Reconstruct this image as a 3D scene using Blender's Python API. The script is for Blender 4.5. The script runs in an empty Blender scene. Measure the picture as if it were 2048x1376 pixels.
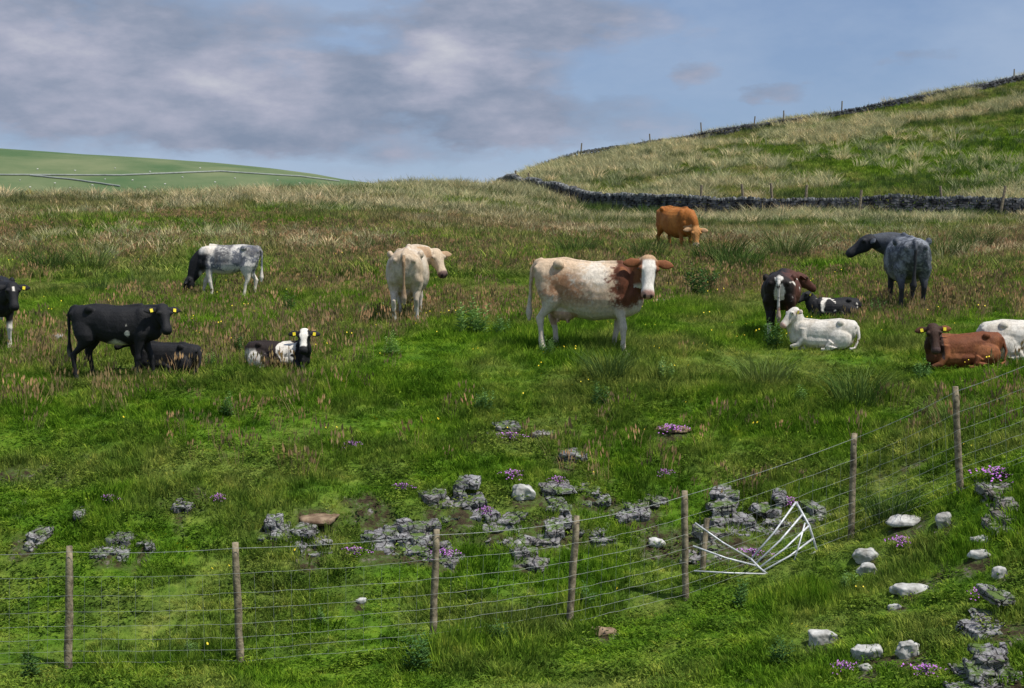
import bpy, bmesh, math, random
import numpy as np
from mathutils import Vector, Matrix
random.seed(7); RNG=np.random.default_rng(11)
SC=bpy.context.scene; COL=SC.collection
F=2813.0; H0=600.0
TH=math.atan((688-H0)/F)
def tag(o,label=None,cat=None,group=None,kind=None):
    if label: o['label']=label
    if cat: o['category']=cat
    if group: o['group']=group
    if kind: o['kind']=kind
    return o
# ---------------------------------------------------------------- noise
_T=np.random.default_rng(3).random((64,64,64)).astype(np.float64)
def vn(p):
    p=np.asarray(p,float); i=np.floor(p).astype(int); f=p-i; f=f*f*(3-2*f)
    i0=i%64; i1=(i+1)%64; r=0
    for a in (0,1):
        xa=i1[:,0] if a else i0[:,0]; wa=f[:,0] if a else 1-f[:,0]
        for b in (0,1):
            yb=i1[:,1] if b else i0[:,1]; wb=f[:,1] if b else 1-f[:,1]
            for c in (0,1):
                zc=i1[:,2] if c else i0[:,2]; wc=f[:,2] if c else 1-f[:,2]
                r=r+_T[xa,yb,zc]*wa*wb*wc
    return r*2-1
def fbm(p,o=4):
    p=np.asarray(p,float); a=1;s=0;t=0
    for k in range(o): s=s+a*vn(p*(2**k)+17.3*k); t+=a; a*=.5
    return s/t
def n2(x,y,sc,o=3,seed=0.0):
    x=np.atleast_1d(np.asarray(x,float)); y=np.atleast_1d(np.asarray(y,float))
    return fbm(np.stack([x*sc+seed,y*sc+seed*1.7,np.full_like(x,seed*.37+.5)],1),o)
# ---------------------------------------------------------------- camera maths
def ray(px,row):
    dx=(px-1024)/F; dy=(688-row)/F
    fw=math.cos(TH)+dy*math.sin(TH); up=-math.sin(TH)+dy*math.cos(TH)
    return dx/fw, up/fw
def zrow(row): return ray(1024,row)[1]
TAB={
 -900:[(12.8,1376),(13.5,1340),(15.5,1110),(17,960),(18.5,860),(20.5,755),(22.5,695),(30,597),(42,505),(55,450),(80,405)],
 16:[(12.8,1376),(13.5,1335),(15.5,1100),(17,950),(18.5,850),(20.5,755),(22.5,695),(30,595),(42,500),(55,440),(80,396)],
 500:[(12.8,1376),(13.6,1325),(15.6,1100),(17.2,950),(18.7,850),(20.5,755),(22.5,695),(30,595),(42,500),(55,440),(90,391)],
 760:[(12.9,1376),(13.8,1305),(15.8,1100),(17.4,955),(18.9,850),(20.6,755),(22.5,695),(30,595),(42,500),(57,442),(85,400),(118,373)],
 1024:[(12.9,1376),(14,1285),(16,1095),(17.5,960),(19,850),(20.8,755),(22.5,695),(30,595),(42,500),(60,450),(80,421),(110,400),(145,375),(195,342)],
 1160:[(12.9,1376),(15,1250),(16.4,1080),(17.6,970),(19,850),(20.8,755),(22.5,695),(30,595),(44,495),(65,459),(85,444),(108,431),(125,402),(160,350),(200,316)],
 1370:[(12.5,1376),(15.3,1200),(16.6,1060),(17.6,960),(19,850),(20.8,760),(22.5,700),(28,620),(35,550),(45,490),(70,458),(98,441),(112,402),(150,345),(203,283)],
 1500:[(12.3,1376),(15.6,1140),(17.1,1000),(19,850),(20.8,760),(22.5,700),(28,620),(35,550),(45,490),(70,459),(96,442),(110,400),(150,330),(205,258)],
 1705:[(12,1376),(14,1220),(16,1078),(17.2,960),(18.8,850),(20.6,760),(22.3,700),(28,620),(35,550),(45,490),(70,459),(94,442),(109,398),(146,316),(205,222)],
 1915:[(11.6,1376),(13.8,1170),(15.5,990),(17,900),(18.5,820),(20.3,745),(22,700),(28,620),(35,550),(45,490),(70,459),(93,442),(108,396),(142,305),(205,182)],
 2150:[(11.3,1376),(13.4,1120),(15.2,905),(16.5,850),(18.5,780),(20.3,730),(22,695),(28,620),(35,550),(45,490),(70,458),(92,440),(108,394),(140,295),(205,132)],
 3000:[(11.3,1376),(13.4,1120),(15.2,900),(16.5,850),(18.5,780),(20.3,730),(22,695),(28,620),(35,550),(45,490),(70,455),(92,435),(108,388),(140,280),(205,90)],
}
LY=np.linspace(0,math.log(5200),900); YY=np.exp(LY)
UG=np.linspace(-1.1,1.1,441)
cols=[];us=[]
for px in sorted(TAB):
    t=TAB[px]; ys=[0.5,5,9]; zs=[-1.75,-2.7,-3.35]
    for Y,r in t: ys.append(Y); zs.append(zrow(r)*Y)
    Yc,zc=ys[-1],zs[-1]
    sl=max(.0,(zs[-1]-zs[-2])/(ys[-1]-ys[-2]))
    ys+= [Yc*1.08,Yc*1.3,Yc*1.8,Yc*3.2,5300]; zs+=[zc+sl*.02*Yc,zc-.02*Yc,zc-.12*Yc,-16,-25]
    cols.append(np.interp(YY,ys,zs)); us.append((px-1024)/F)
cols=np.array(cols)
G=np.zeros((len(UG),len(YY)))
for j in range(len(YY)): G[:,j]=np.interp(UG,us,cols[:,j])
def blur(A,ax,k):
    n=2*k+1; P=np.pad(A,[(k,k) if a==ax else (0,0) for a in (0,1)],mode='edge'); out=0
    for i in range(n): out=out+(P[i:i+A.shape[0],:] if ax==0 else P[:,i:i+A.shape[1]])
    return out/n
for _ in range(2): G=blur(G,0,6); G=blur(G,1,2)
def height(x,y):
    x=np.atleast_1d(np.asarray(x,float)); y=np.maximum(np.atleast_1d(np.asarray(y,float)),1.0)
    u=np.clip(x/y,-1.099,1.099); a=(u+1.1)/2.2*(len(UG)-1); b=np.clip(np.log(y)/LY[-1]*(len(YY)-1),0,len(YY)-1.001)
    i=np.clip(a.astype(int),0,len(UG)-2); j=b.astype(int); fa=a-i; fb=b-j
    z=G[i,j]*(1-fa)*(1-fb)+G[i+1,j]*fa*(1-fb)+G[i,j+1]*(1-fa)*fb+G[i+1,j+1]*fa*fb
    far=np.clip((y-28)/50,0,1); nr=np.clip((y-8)/4,0,1)
    st=np.clip(1-abs(y-16.3)/2.6,0,1)
    z=z+.05*n2(x,y,.8,4,2.)*nr+.26*far*n2(x,y,.1,3,5.)+.16*far*n2(x,y,.5,2,9.)
    nb=np.clip(1-(y-20)/6,0,1)*nr
    z=z+nb*.055*n2(x,y,3.2,3,33.)
    z=z+st*.11*np.tanh(5*n2(x*.6,y*1.6,.9,3,4.))
    return z
def hz(x,y): return float(height([x],[y])[0])
YM=np.geomspace(9,230,3000)
def at(px,row):
    u,s=ray(px,row); z=height(u*YM,YM); d=z-s*YM; k=np.argmax(d>=0)
    if d[k]<0: k=int(np.argmax(d/YM))
    Y=YM[k]; return Vector((u*Y,Y,float(z[k])))
def gY(px,Y): u=(px-1024)/F; return Vector((u*Y,Y,hz(u*Y,Y)))
def P3(px,row,Y):
    u,s=ray(px,row); return Vector((u*Y,Y,s*Y))
# ---------------------------------------------------------------- materials
def mat(name):
    m=bpy.data.materials.new(name); m.use_nodes=True; nt=m.node_tree; nt.nodes.clear()
    out=nt.nodes.new('ShaderNodeOutputMaterial'); return m,nt,out
def lk(nt,a,b): nt.links.new(a,b)
def c4(c): return (c[0],c[1],c[2],1)
def mix(nt,fac,a,b,mode='MIX'):
    n=nt.nodes.new('ShaderNodeMix'); n.data_type='RGBA'; n.blend_type=mode
    for s,v in ((n.inputs[0],fac),(n.inputs[6],a),(n.inputs[7],b)):
        if hasattr(v,'links'): lk(nt,v,s)
        elif isinstance(v,(int,float)): s.default_value=v
        else: s.default_value=c4(v)
    return n.outputs[2]
def ramp(nt,fac,stops):
    r=nt.nodes.new('ShaderNodeValToRGB'); e=r.color_ramp.elements
    e[0].position=stops[0][0]; e[0].color=c4(stops[0][1]); e[1].position=stops[-1][0]; e[1].color=c4(stops[-1][1])
    for p,c in stops[1:-1]: q=e.new(p); q.color=c4(c)
    lk(nt,fac,r.inputs[0]); return r.outputs[0]
def noise(nt,vec,scale,detail=4,rough=.55):
    n=nt.nodes.new('ShaderNodeTexNoise'); n.inputs['Scale'].default_value=scale; n.inputs['Detail'].default_value=detail; n.inputs['Roughness'].default_value=rough
    if vec is not None: lk(nt,vec,n.inputs['Vector'])
    return n.outputs['Fac']
def mrange(nt,v,a,b,c=0.,d=1.):
    n=nt.nodes.new('ShaderNodeMapRange'); lk(nt,v,n.inputs[0])
    for i,x in enumerate((a,b,c,d)): n.inputs[i+1].default_value=x
    return n.outputs[0]
def math_(nt,op,a,b=None,c=None):
    n=nt.nodes.new('ShaderNodeMath'); n.operation=op
    for i,v in enumerate((a,b,c)):
        if v is None: continue
        if hasattr(v,'links'): lk(nt,v,n.inputs[i])
        else: n.inputs[i].default_value=v
    return n.outputs[0]
def pasture(nt):
    g=nt.nodes.new('ShaderNodeNewGeometry'); pos=g.outputs['Position']
    sep=nt.nodes.new('ShaderNodeSeparateXYZ'); lk(nt,pos,sep.inputs[0])
    a=noise(nt,pos,.5,5,.65); b=noise(nt,pos,2.1,6,.75); c=noise(nt,pos,.09,4,.6)
    green=ramp(nt,b,[(.34,(.045,.115,.010)),(.48,(.125,.25,.018)),(.58,(.20,.33,.028)),(.70,(.32,.40,.06))])
    olive=ramp(nt,b,[(.34,(.13,.16,.04)),(.68,(.42,.38,.14))])
    f1=mrange(nt,a,.43,.60)
    y1=mrange(nt,sep.outputs[1],19,38,.45,.85)
    near=mix(nt,math_(nt,'MULTIPLY',f1,y1),green,olive)
    tan=ramp(nt,b,[(.34,(.20,.15,.07)),(.68,(.48,.40,.22))])
    y2=mrange(nt,sep.outputs[1],28,48,0,.8)
    y3=mrange(nt,sep.outputs[1],95,120,1,.5)
    f2=mrange(nt,c,.40,.58)
    col=mix(nt,math_(nt,'MULTIPLY',math_(nt,'MULTIPLY',f2,y2),y3),near,tan)
    lush=math_(nt,'MULTIPLY',math_(nt,'MULTIPLY',mrange(nt,sep.outputs[0],24,34),mrange(nt,sep.outputs[1],106,112)),math_(nt,'MULTIPLY',mrange(nt,sep.outputs[1],172,150),mrange(nt,noise(nt,pos,.05,3,.6),.36,.50)))
    col=mix(nt,math_(nt,'MULTIPLY',lush,.9),col,mix(nt,1.,green,(1.0,.95,.9),'MULTIPLY'))
    return col,pos,b
def leafmat(name,tint=(1,1,1),mixcol=None,mixf=0.,trans=.3):
    m,nt,out=mat(name); col,pos,b=pasture(nt)
    if mixcol: col=mix(nt,mixf,col,mixcol)
    oi=nt.nodes.new('ShaderNodeObjectInfo')
    r=ramp(nt,oi.outputs['Random'],[(0,(.40,.48,.42)),(.5,(1,1,1)),(.85,(1.3,1.18,1.1)),(1,(1.9,1.55,1.6))])
    col=mix(nt,1.,col,r,'MULTIPLY'); col=mix(nt,1.,col,tint,'MULTIPLY')
    d=nt.nodes.new('ShaderNodeBsdfDiffuse'); t=nt.nodes.new('ShaderNodeBsdfTranslucent'); ms=nt.nodes.new('ShaderNodeMixShader')
    lk(nt,col,d.inputs[0]); lk(nt,col,t.inputs[0]); ms.inputs[0].default_value=trans
    lk(nt,d.outputs[0],ms.inputs[1]); lk(nt,t.outputs[0],ms.inputs[2]); lk(nt,ms.outputs[0],out.inputs[0]); return m
def simple(name,c1,c2,scale=8,rough=.85,bump=0.,obj=False,detail=5,metal=0.,spec=.3,lo=.35,hi=.65):
    m,nt,out=mat(name); p=nt.nodes.new('ShaderNodeBsdfPrincipled')
    v=nt.nodes.new('ShaderNodeNewGeometry').outputs['Position']
    n=noise(nt,v,scale,detail,.6); lk(nt,ramp(nt,n,[(lo,c1),(hi,c2)]),p.inputs['Base Color'])
    p.inputs['Roughness'].default_value=rough; p.inputs['Metallic'].default_value=metal; p.inputs['Specular IOR Level'].default_value=spec
    if bump:
        bn=nt.nodes.new('ShaderNodeBump'); bn.inputs['Strength'].default_value=bump; bn.inputs['Distance'].default_value=.02
        lk(nt,n,bn.inputs['Height']); lk(nt,bn.outputs[0],p.inputs['Normal'])
    lk(nt,p.outputs[0],out.inputs[0]); return m
M={}
m,nt,out=mat('pasture_ground'); col,pos,b=pasture(nt)
at_=nt.nodes.new('ShaderNodeAttribute'); at_.attribute_name='soil'
col=mix(nt,1.,col,(.58,.62,.55),'MULTIPLY')
soil=ramp(nt,noise(nt,pos,9,6,.7),[(.33,(.022,.018,.010)),(.46,(.06,.045,.026)),(.54,(.06,.10,.02)),(.62,(.12,.10,.07)),(.74,(.34,.33,.32))])
col=mix(nt,at_.outputs['Fac'],col,soil)
p=nt.nodes.new('ShaderNodeBsdfPrincipled'); p.inputs['Roughness'].default_value=1; p.inputs['Specular IOR Level'].default_value=.1
lk(nt,col,p.inputs['Base Color']); bn=nt.nodes.new('ShaderNodeBump'); bn.inputs['Strength'].default_value=1; bn.inputs['Distance'].default_value=.08
lk(nt,noise(nt,pos,6,6,.7),bn.inputs['Height']); lk(nt,bn.outputs[0],p.inputs['Normal']); lk(nt,p.outputs[0],out.inputs[0]); M['ground']=m
M['grass']=leafmat('grass_blades')
M['seed']=leafmat('seed_stalks',mixcol=(.38,.24,.15),mixf=.75,trans=.2)
M['straw']=leafmat('straw_blades',mixcol=(.58,.53,.33),mixf=.68,trans=.2)
M['rush']=leafmat('rush_blades',mixcol=(.06,.11,.035),mixf=.75,trans=.2)
M['thistle']=leafmat('thistle_leaves',mixcol=(.14,.26,.09),mixf=.85,trans=.2)
M['moss']=leafmat('low_herbs',mixcol=(.08,.14,.02),mixf=.6,trans=.2)
# limestone
m,nt,out=mat('limestone'); gg=nt.nodes.new('ShaderNodeNewGeometry'); pos=gg.outputs['Position']; p=nt.nodes.new('ShaderNodeBsdfPrincipled')
a=noise(nt,pos,6,8,.75); b=noise(nt,pos,26,6,.7); c=noise(nt,pos,1.3,3,.5)
col=ramp(nt,a,[(.32,(.085,.080,.085)),(.48,(.25,.24,.25)),(.58,(.37,.36,.36)),(.70,(.58,.57,.56))])
col=mix(nt,mrange(nt,b,.50,.66,0,.8),col,(.07,.062,.055))
col=mix(nt,mrange(nt,c,.5,.68,0,.4),col,(.20,.15,.10))
mpv=nt.nodes.new('ShaderNodeMapping'); mpv.inputs['Scale'].default_value=(1,1,1.8); lk(nt,pos,mpv.inputs[0])
dv=nt.nodes.new('ShaderNodeTexNoise'); dv.inputs['Scale'].default_value=5; lk(nt,mpv.outputs[0],dv.inputs['Vector'])
av=nt.nodes.new('ShaderNodeVectorMath'); av.operation='MULTIPLY_ADD'; lk(nt,dv.outputs['Color'],av.inputs[0]); av.inputs[1].default_value=(.16,.16,.16); lk(nt,mpv.outputs[0],av.inputs[2])
vo=nt.nodes.new('ShaderNodeTexVoronoi'); vo.feature='DISTANCE_TO_EDGE'; vo.inputs['Scale'].default_value=6.5; lk(nt,av.outputs[0],vo.inputs['Vector'])
crk=mrange(nt,vo.outputs['Distance'],.0,.055,1,0)
col=mix(nt,math_(nt,'MULTIPLY',crk,.85),col,(.02,.018,.015))
nz=nt.nodes.new('ShaderNodeSeparateXYZ'); lk(nt,gg.outputs['Normal'],nz.inputs[0])
ms=math_(nt,'MULTIPLY',mrange(nt,nz.outputs[2],.2,.75),mrange(nt,noise(nt,pos,5,5,.65),.48,.55))
col=mix(nt,math_(nt,'MULTIPLY',ms,.9),col,(.09,.15,.02))
lk(nt,col,p.inputs['Base Color']); p.inputs['Roughness'].default_value=.95; p.inputs['Specular IOR Level'].default_value=.15
bn=nt.nodes.new('ShaderNodeBump'); bn.inputs['Strength'].default_value=1; bn.inputs['Distance'].default_value=.03
lk(nt,math_(nt,'SUBTRACT',math_(nt,'ADD',a,b),crk),bn.inputs['Height']); lk(nt,bn.outputs[0],p.inputs['Normal']); lk(nt,p.outputs[0],out.inputs[0]); M['rock']=m
M['boulder']=simple('pale_boulder',(.24,.23,.21),(.54,.53,.50),9,.9,.6)
M['brownrock']=simple('brown_stone',(.10,.06,.035),(.28,.20,.13),9,.9,.5)
M['wall']=simple('wall_stone',(.014,.014,.016),(.18,.18,.185),1.9,.95,.3,detail=8,lo=.42,hi=.70)  # dark stone, with the shade of the wall face put into its colour
M['coping']=simple('coping_stone',(.07,.07,.07),(.34,.34,.33),2.3,.95,.3,detail=8,lo=.4,hi=.62)  # same stone kept lighter, light from above painted into the tone
M['post']=simple('weathered_wood',(.09,.07,.045),(.33,.27,.18),14,.9,.6)
M['wire']=simple('galvanised_wire',(.18,.20,.19),(.32,.34,.32),20,.6,0,metal=.4,spec=.4)
M['tube']=simple('galvanised_tube',(.40,.41,.42),(.64,.65,.67),12,.5,.1,metal=.2,spec=.4)
M['yellow']=simple('yellow_plastic',(.75,.6,.02),(.85,.7,.04),20,.5)
M['eye']=simple('dark_eye',(.01,.007,.005),(.02,.012,.01),20,.1,spec=.6)
M['petal']=simple('yellow_petals',(.65,.48,.01),(.8,.62,.03),20,.6)
M['purple']=simple('purple_petals',(.36,.11,.44),(.56,.22,.64),30,.8)
M['wool']=simple('sheep_wool',(.5,.48,.42),(.7,.68,.62),20,.95)
M['hill']=simple('far_pasture_hazed',(.060,.110,.040),(.145,.17,.08),.010,1,0,detail=9,lo=.38,hi=.62)  # green slightly desaturated, distance haze mixed into the colour
M['farwall']=simple('far_wall_stone',(.24,.26,.24),(.34,.36,.33),.3,1)
# ---------------------------------------------------------------- mesh helpers
def np_mesh(name,V,Q):
    me=bpy.data.meshes.new(name); V=np.asarray(V,np.float32); Q=np.asarray(Q,np.int32); k=Q.shape[1]
    me.vertices.add(len(V)); me.vertices.foreach_set('co',V.ravel()); me.loops.add(Q.size); me.loops.foreach_set('vertex_index',Q.ravel())
    me.polygons.add(len(Q)); me.polygons.foreach_set('loop_start',np.arange(0,Q.size,k,dtype=np.int32)); me.polygons.foreach_set('loop_total',np.full(len(Q),k,np.int32))
    me.update(calc_edges=True); return me
def link(name,me,m=None,parent=None,smooth=False):
    o=bpy.data.objects.new(name,me); COL.objects.link(o)
    if m: me.materials.append(m)
    if parent: o.parent=parent
    if smooth: me.shade_smooth()
    return o
def pyobj(name,V,Fc,m,parent=None,smooth=False):
    me=bpy.data.meshes.new(name); me.from_pydata([tuple(v) for v in V],[],Fc); me.update(); return link(name,me,m,parent,smooth)
def empty(name,loc,rot=(0,0,0)):
    e=bpy.data.objects.new(name,None); e.location=loc; e.rotation_euler=rot; e.empty_display_size=.2; COL.objects.link(e); return e
class MB:
    def __init__(s): s.V=[];s.F=[]
    def add(s,V,Fc):
        k=len(s.V); s.V+= [tuple(v) for v in V]; s.F+=[tuple(i+k for i in f) for f in Fc]
    def box(s,c,ax,ay,az,j=0.):
        V=[]
        for a in (-1,1):
            for b in (-1,1):
                for d in (-1,1):
                    V.append(c+ax*(a*(1+random.uniform(-j,j)))+ay*(b*(1+random.uniform(-j,j)))+az*(d*(1+random.uniform(-j,j))))
        s.add(V,[(0,1,3,2),(4,6,7,5),(0,4,5,1),(2,3,7,6),(0,2,6,4),(1,5,7,3)])
    def tube(s,pts,rs,n=6):
        pts=[Vector(p) for p in pts]
        if not hasattr(rs,'__len__'): rs=[rs]*len(pts)
        V=[];Fc=[]; prev=None
        for i,p in enumerate(pts):
            t=(pts[min(i+1,len(pts)-1)]-pts[max(i-1,0)]).normalized()
            ref=prev if prev is not None else (Vector((0,0,1)) if abs(t.z)<.9 else Vector((1,0,0)))
            a=(ref-t*ref.dot(t)).normalized(); b=t.cross(a); prev=a
            for k in range(n): q=2*math.pi*k/n; V.append(p+(a*math.cos(q)+b*math.sin(q))*rs[i])
        for i in range(len(pts)-1):
            for k in range(n): Fc.append((i*n+k,i*n+(k+1)%n,(i+1)*n+(k+1)%n,(i+1)*n+k))
        Fc.append(tuple(range(n-1,-1,-1))); Fc.append(tuple((len(pts)-1)*n+k for k in range(n)))
        s.add(V,Fc)
    def build(s,name,m,parent=None,smooth=False): return pyobj(name,s.V,s.F,m,parent,smooth)
def remeshed(mb,voxel,smooth_it):
    tmp=bpy.data.meshes.new('t'); tmp.from_pydata([tuple(v) for v in mb.V],[],mb.F); tmp.update()
    bm=bmesh.new(); bm.from_mesh(tmp); bmesh.ops.recalc_face_normals(bm,faces=bm.faces); bm.to_mesh(tmp); bm.free()
    to=bpy.data.objects.new('t',tmp); COL.objects.link(to)
    r=to.modifiers.new('r','REMESH'); r.mode='VOXEL'; r.voxel_size=voxel
    s_=to.modifiers.new('s','SMOOTH'); s_.factor=.5; s_.iterations=smooth_it
    dg=bpy.context.evaluated_depsgraph_get(); me=bpy.data.meshes.new_from_object(to.evaluated_get(dg)); bpy.data.objects.remove(to)
    n=len(me.vertices); co=np.zeros(n*3); me.vertices.foreach_get('co',co); return me,co.reshape(-1,3)
# ---------------------------------------------------------------- rocks data  px,row(base),w,h,kind,label
R=[
(1008,872,56,24,'o','small grey limestone outcrop with purple thyme, highest rock under the brown and white cow'),
(1085,876,32,12,'o','little grey rock just right of the highest thyme covered outcrop'),
(1145,922,60,18,'o','low flat pale rock in short grass above the middle rock group'),
(866,1016,42,48,'o','narrow upright grey rock, left end of the middle outcrop group'),
(932,1026,88,56,'o','blocky cracked grey limestone outcrop left of the white rock'),
(1046,994,54,36,'w','brightest white rounded rock in the middle of the outcrops'),
(1100,1000,74,28,'o','grey stepped rock between the white rock and the big slabby outcrop'),
(1190,1002,94,46,'o','slabby light grey outcrop at the right of the middle group'),
(1105,1044,100,28,'o','long low ledge of grey stone under the white rock'),
(1030,1080,156,38,'o','wide stepped grey ledge below the middle outcrop group'),
(1056,1132,66,38,'o','lowest small square rock of the middle group, just left of a fence post'),
(796,1100,140,48,'o','wide grey outcrop with dark hollow behind the third fence post'),
(884,1124,72,32,'o','rock ledge with purple flowers right behind the third fence post'),
(622,1110,78,46,'o','blocky pale outcrop midway between second and third fence posts'),
(556,1072,56,30,'o','small pale rock poking from the grass right of the second fence post'),
(640,1044,108,16,'b','flat brown stained slab above the blocky pale outcrop'),
(216,1108,62,32,'o','pale cracked outcrop right of the leftmost fence post'),
(290,1090,28,12,'o','tiny pale stone beside the cracked outcrop at left'),
(46,1096,54,30,'o','grey outcrop by the left edge of the field'),
(372,1018,50,16,'o','small grey stone patch in grass, upper left of the bank'),
(160,1026,26,12,'o','tiny grey stone high on the bank at far left'),
(1185,1084,74,26,'o','small grey ledge behind the fourth fence post'),
(1275,1032,84,24,'o','low grey ledge between slabby outcrop and the fifth fence post'),
(1312,1090,40,20,'w','small whitish stone left of the fifth fence post'),
(1466,1104,184,94,'o','largest dark grey limestone outcrop, behind the bent metal gate'),
(1552,1066,120,60,'o','right shoulder of the big grey outcrop, under the gate top'),
(1622,1044,84,32,'o','grey ledge between the bent gate and the sixth fence post'),
(1345,860,80,10,'b','thin brown stony scrape with purple thyme high on the bank'),
(1812,1048,88,22,'w','long flat pale slab right of the sixth fence post'),
(1886,1050,38,34,'w','upright pale stone just right of the long flat slab'),
(1730,1120,56,32,'w','upper of two touching white boulders right of the gate'),
(1736,1146,46,26,'w','lower of two touching white boulders right of the gate'),
(1820,1184,88,22,'w','long slanting pale stone lying alone below the two touching boulders'),
(1640,1284,72,36,'w','rounded white boulder, leftmost of the three near the bottom'),
(1735,1316,72,38,'w','rounded white boulder, middle of the three near the bottom'),
(1816,1310,58,40,'w','rounded white boulder, rightmost of the three near the bottom'),
(1962,1084,50,16,'w','small flat pale stone near the right edge, above another alike'),
(1960,1112,52,16,'w','small flat pale stone near the right edge, below another alike'),
(1994,986,58,22,'o','pale stone among purple thyme beside the last fence post'),
(2004,1018,60,22,'o','pale broken stone at right edge below the thyme bed'),
(2014,1056,64,26,'o','grey stone at right edge, level with the long flat slab'),
(2000,1152,42,26,'w','small pointed pale stone at the right edge above the tall outcrop'),
(1996,1262,110,66,'o','tall cracked grey outcrop at the right edge'),
(1985,1376,166,60,'o','broad grey outcrop in the bottom right corner'),
(1790,1218,30,14,'w','little pale stone right of centre among low herbs'),
(1205,1268,64,16,'b','flat reddish brown stone at the foot of the fourth fence post'),
(1730,1340,36,16,'w','small pale stone below the middle rounded boulder'),
(1306,1002,36,14,'o','tiny grey rock left of the fifth fence post top'),
(1325,606,50,10,'w','flat pale stone in the pasture behind the brown and white cow'),
(770,612,34,9,'w','flat pale stone in the pasture beside the beige cow'),
(118,682,34,20,'w','pale stone in grass behind the standing black calf'),
(722,1205,24,12,'w','tiny pale stone in the grass between third and second fence posts'),
]
RP=[]
for (px,row,w,h,k,l) in R:
    p=at(px,row); sc=p.y/F; RP.append((p,w*sc,h*sc,k,l))
RX=np.array([(p.x,p.y-.06,max(w*.55,.10),max(h*.5,.12)) for p,w,h,k,l in RP])
def soilmask(x,y):
    x=np.asarray(x,float); y=np.asarray(y,float); m=np.zeros_like(x)
    near=(y<20)&(y>11)
    xs=x[near]; ys=y[near]; mm=np.zeros_like(xs)
    for a,b,rx,ry in RX:
        if b>20: continue
        d=((xs-a)/(rx*1.1))**2+((ys-b)/(ry*2.0))**2; mm=np.maximum(mm,np.exp(-d*.9))
    nn=n2(xs,ys,3.2,3,8.) if len(xs) else xs
    mm=np.clip((mm+nn*1.0-.40)*2.6,0,1)
    band=np.exp(-((ys-16.6)/1.4)**2)*.95
    mm=np.maximum(mm,np.clip((n2(xs,ys,1.8,4,3.)+band-1.04)*5,0,1) if len(xs) else mm)
    m[near]=mm; return m
# ---------------------------------------------------------------- ground
ua=np.concatenate([np.linspace(-3,-.47,45),np.linspace(-.46,.46,640),np.linspace(.47,3,45)])
ya=np.concatenate([np.geomspace(.8,10.4,24),np.geomspace(10.6,230,640),np.geomspace(234,5000,70)])
UU,YV=np.meshgrid(ua,ya); X=(UU*YV).ravel(); Y=YV.ravel(); Z=height(X,Y)
nu=len(ua); ii=np.arange(len(ya)-1)[:,None]*nu+np.arange(nu-1)[None,:]; ii=ii.ravel()
me=np_mesh('ground',np.stack([X,Y,Z],1),np.stack([ii,ii+1,ii+nu+1,ii+nu],1))
a=me.attributes.new('soil','FLOAT','POINT'); a.data.foreach_set('value',soilmask(X,Y).astype(np.float32))
g=link('ground',me,M['ground'],smooth=True); tag(g,'grassy limestone hillside pasture rising to a ridge','ground',kind='structure')
# far hill
pr=[(-900,300),(-400,302),(16,305),(200,320),(330,327),(450,335),(560,345),(640,355),(700,366),(800,380),(1000,400),(1400,430)]
hu=np.linspace(-.75,.2,240); hv=np.linspace(0,1.5,90)
def hillz(u,v):
    row=np.interp(u*F+1024,[a for a,b in pr],[b for a,b in pr]); top=zrow(row)*1300
    return -18+(top+18)*(np.sin(np.minimum(v,1)*math.pi/2)**1.15)-np.maximum(v-1,0)*60
UH,VH=np.meshgrid(hu,hv); yh=700+600*VH; V=np.stack([(UH*(650+yh*.5)).ravel(),yh.ravel(),hillz(UH.ravel(),VH.ravel())],1)
V[:,2]+=2.2*n2(V[:,0],V[:,1],.006,3,6.)*np.clip(VH.ravel(),0,1)
ii=(np.arange(len(hv)-1)[:,None]*len(hu)+np.arange(len(hu)-1)[None,:]).ravel()
o=link('far_hill',np_mesh('far_hill',V,np.stack([ii,ii+1,ii+len(hu)+1,ii+len(hu)],1)),M['hill'],smooth=True)
tag(o,'distant smooth green hill beyond the ridge at left','hill',kind='structure')
def hillpt(px,row):
    u,s=ray(px,row); v=np.linspace(.25,.99,500); y=700+600*v; x=u*y; z=hillz(x/(650+.5*y),v)+2.2*n2(x,y,.006,3,6.)*v
    k=int(np.argmin(abs(z/y-s))); return Vector((x[k],y[k],z[k]))
def farwall(pts,label):
    Q=[]
    for (a,b),(c,d) in zip(pts[:-1],pts[1:]):
        for t in np.linspace(0,1,8)[:-1]: Q.append(hillpt(a+(c-a)*t,b+(d-b)*t))
    Q.append(hillpt(*pts[-1])); mb=MB(); mb.tube([p+Vector((0,0,.7)) for p in Q],.6,6); tag(mb.build('field_wall',M['farwall']),label,'wall')
farwall([(-200,349),(16,351),(240,352),(360,347),(440,344),(600,354),(690,365)],'long pale stone wall line running across the distant hill')
farwall([(60,352),(150,361),(240,374)],'short stone wall line slanting down the distant hill at left')
sh=MB()
sh.tube([(-.6,0,.7),(-.5,0,.75),(0,0,.75),(.45,0,.78),(.58,0,.75)],[.12,.34,.42,.34,.12],8)
sh.tube([(.5,0,.9),(.72,0,1.0),(.95,0,.9)],[.16,.14,.08],6)
for a,b in ((-.4,-.2),(-.4,.2),(.35,-.2),(.35,.2)): sh.tube([(a,b,.6),(a,b,0)],[.09,.06],5)
s0=sh.build('sheep',M['wool'])
spots=[(40,362),(75,340),(110,368),(150,343),(185,372),(230,338),(265,362),(300,345),(330,370),(365,356),(400,338),(430,366),(470,358),(510,370),(60,376),(140,378),(290,376),(555,362),(600,368),(210,360)]
for i,(a,b) in enumerate(spots):
    o=s0 if i==0 else s0.copy()
    if i: COL.objects.link(o)
    o.location=hillpt(a,b); o.rotation_euler=(0,0,random.uniform(0,6)); tag(o,'tiny white sheep dotted over the distant hill at left','sheep',group='sheep on the distant hill')
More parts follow.
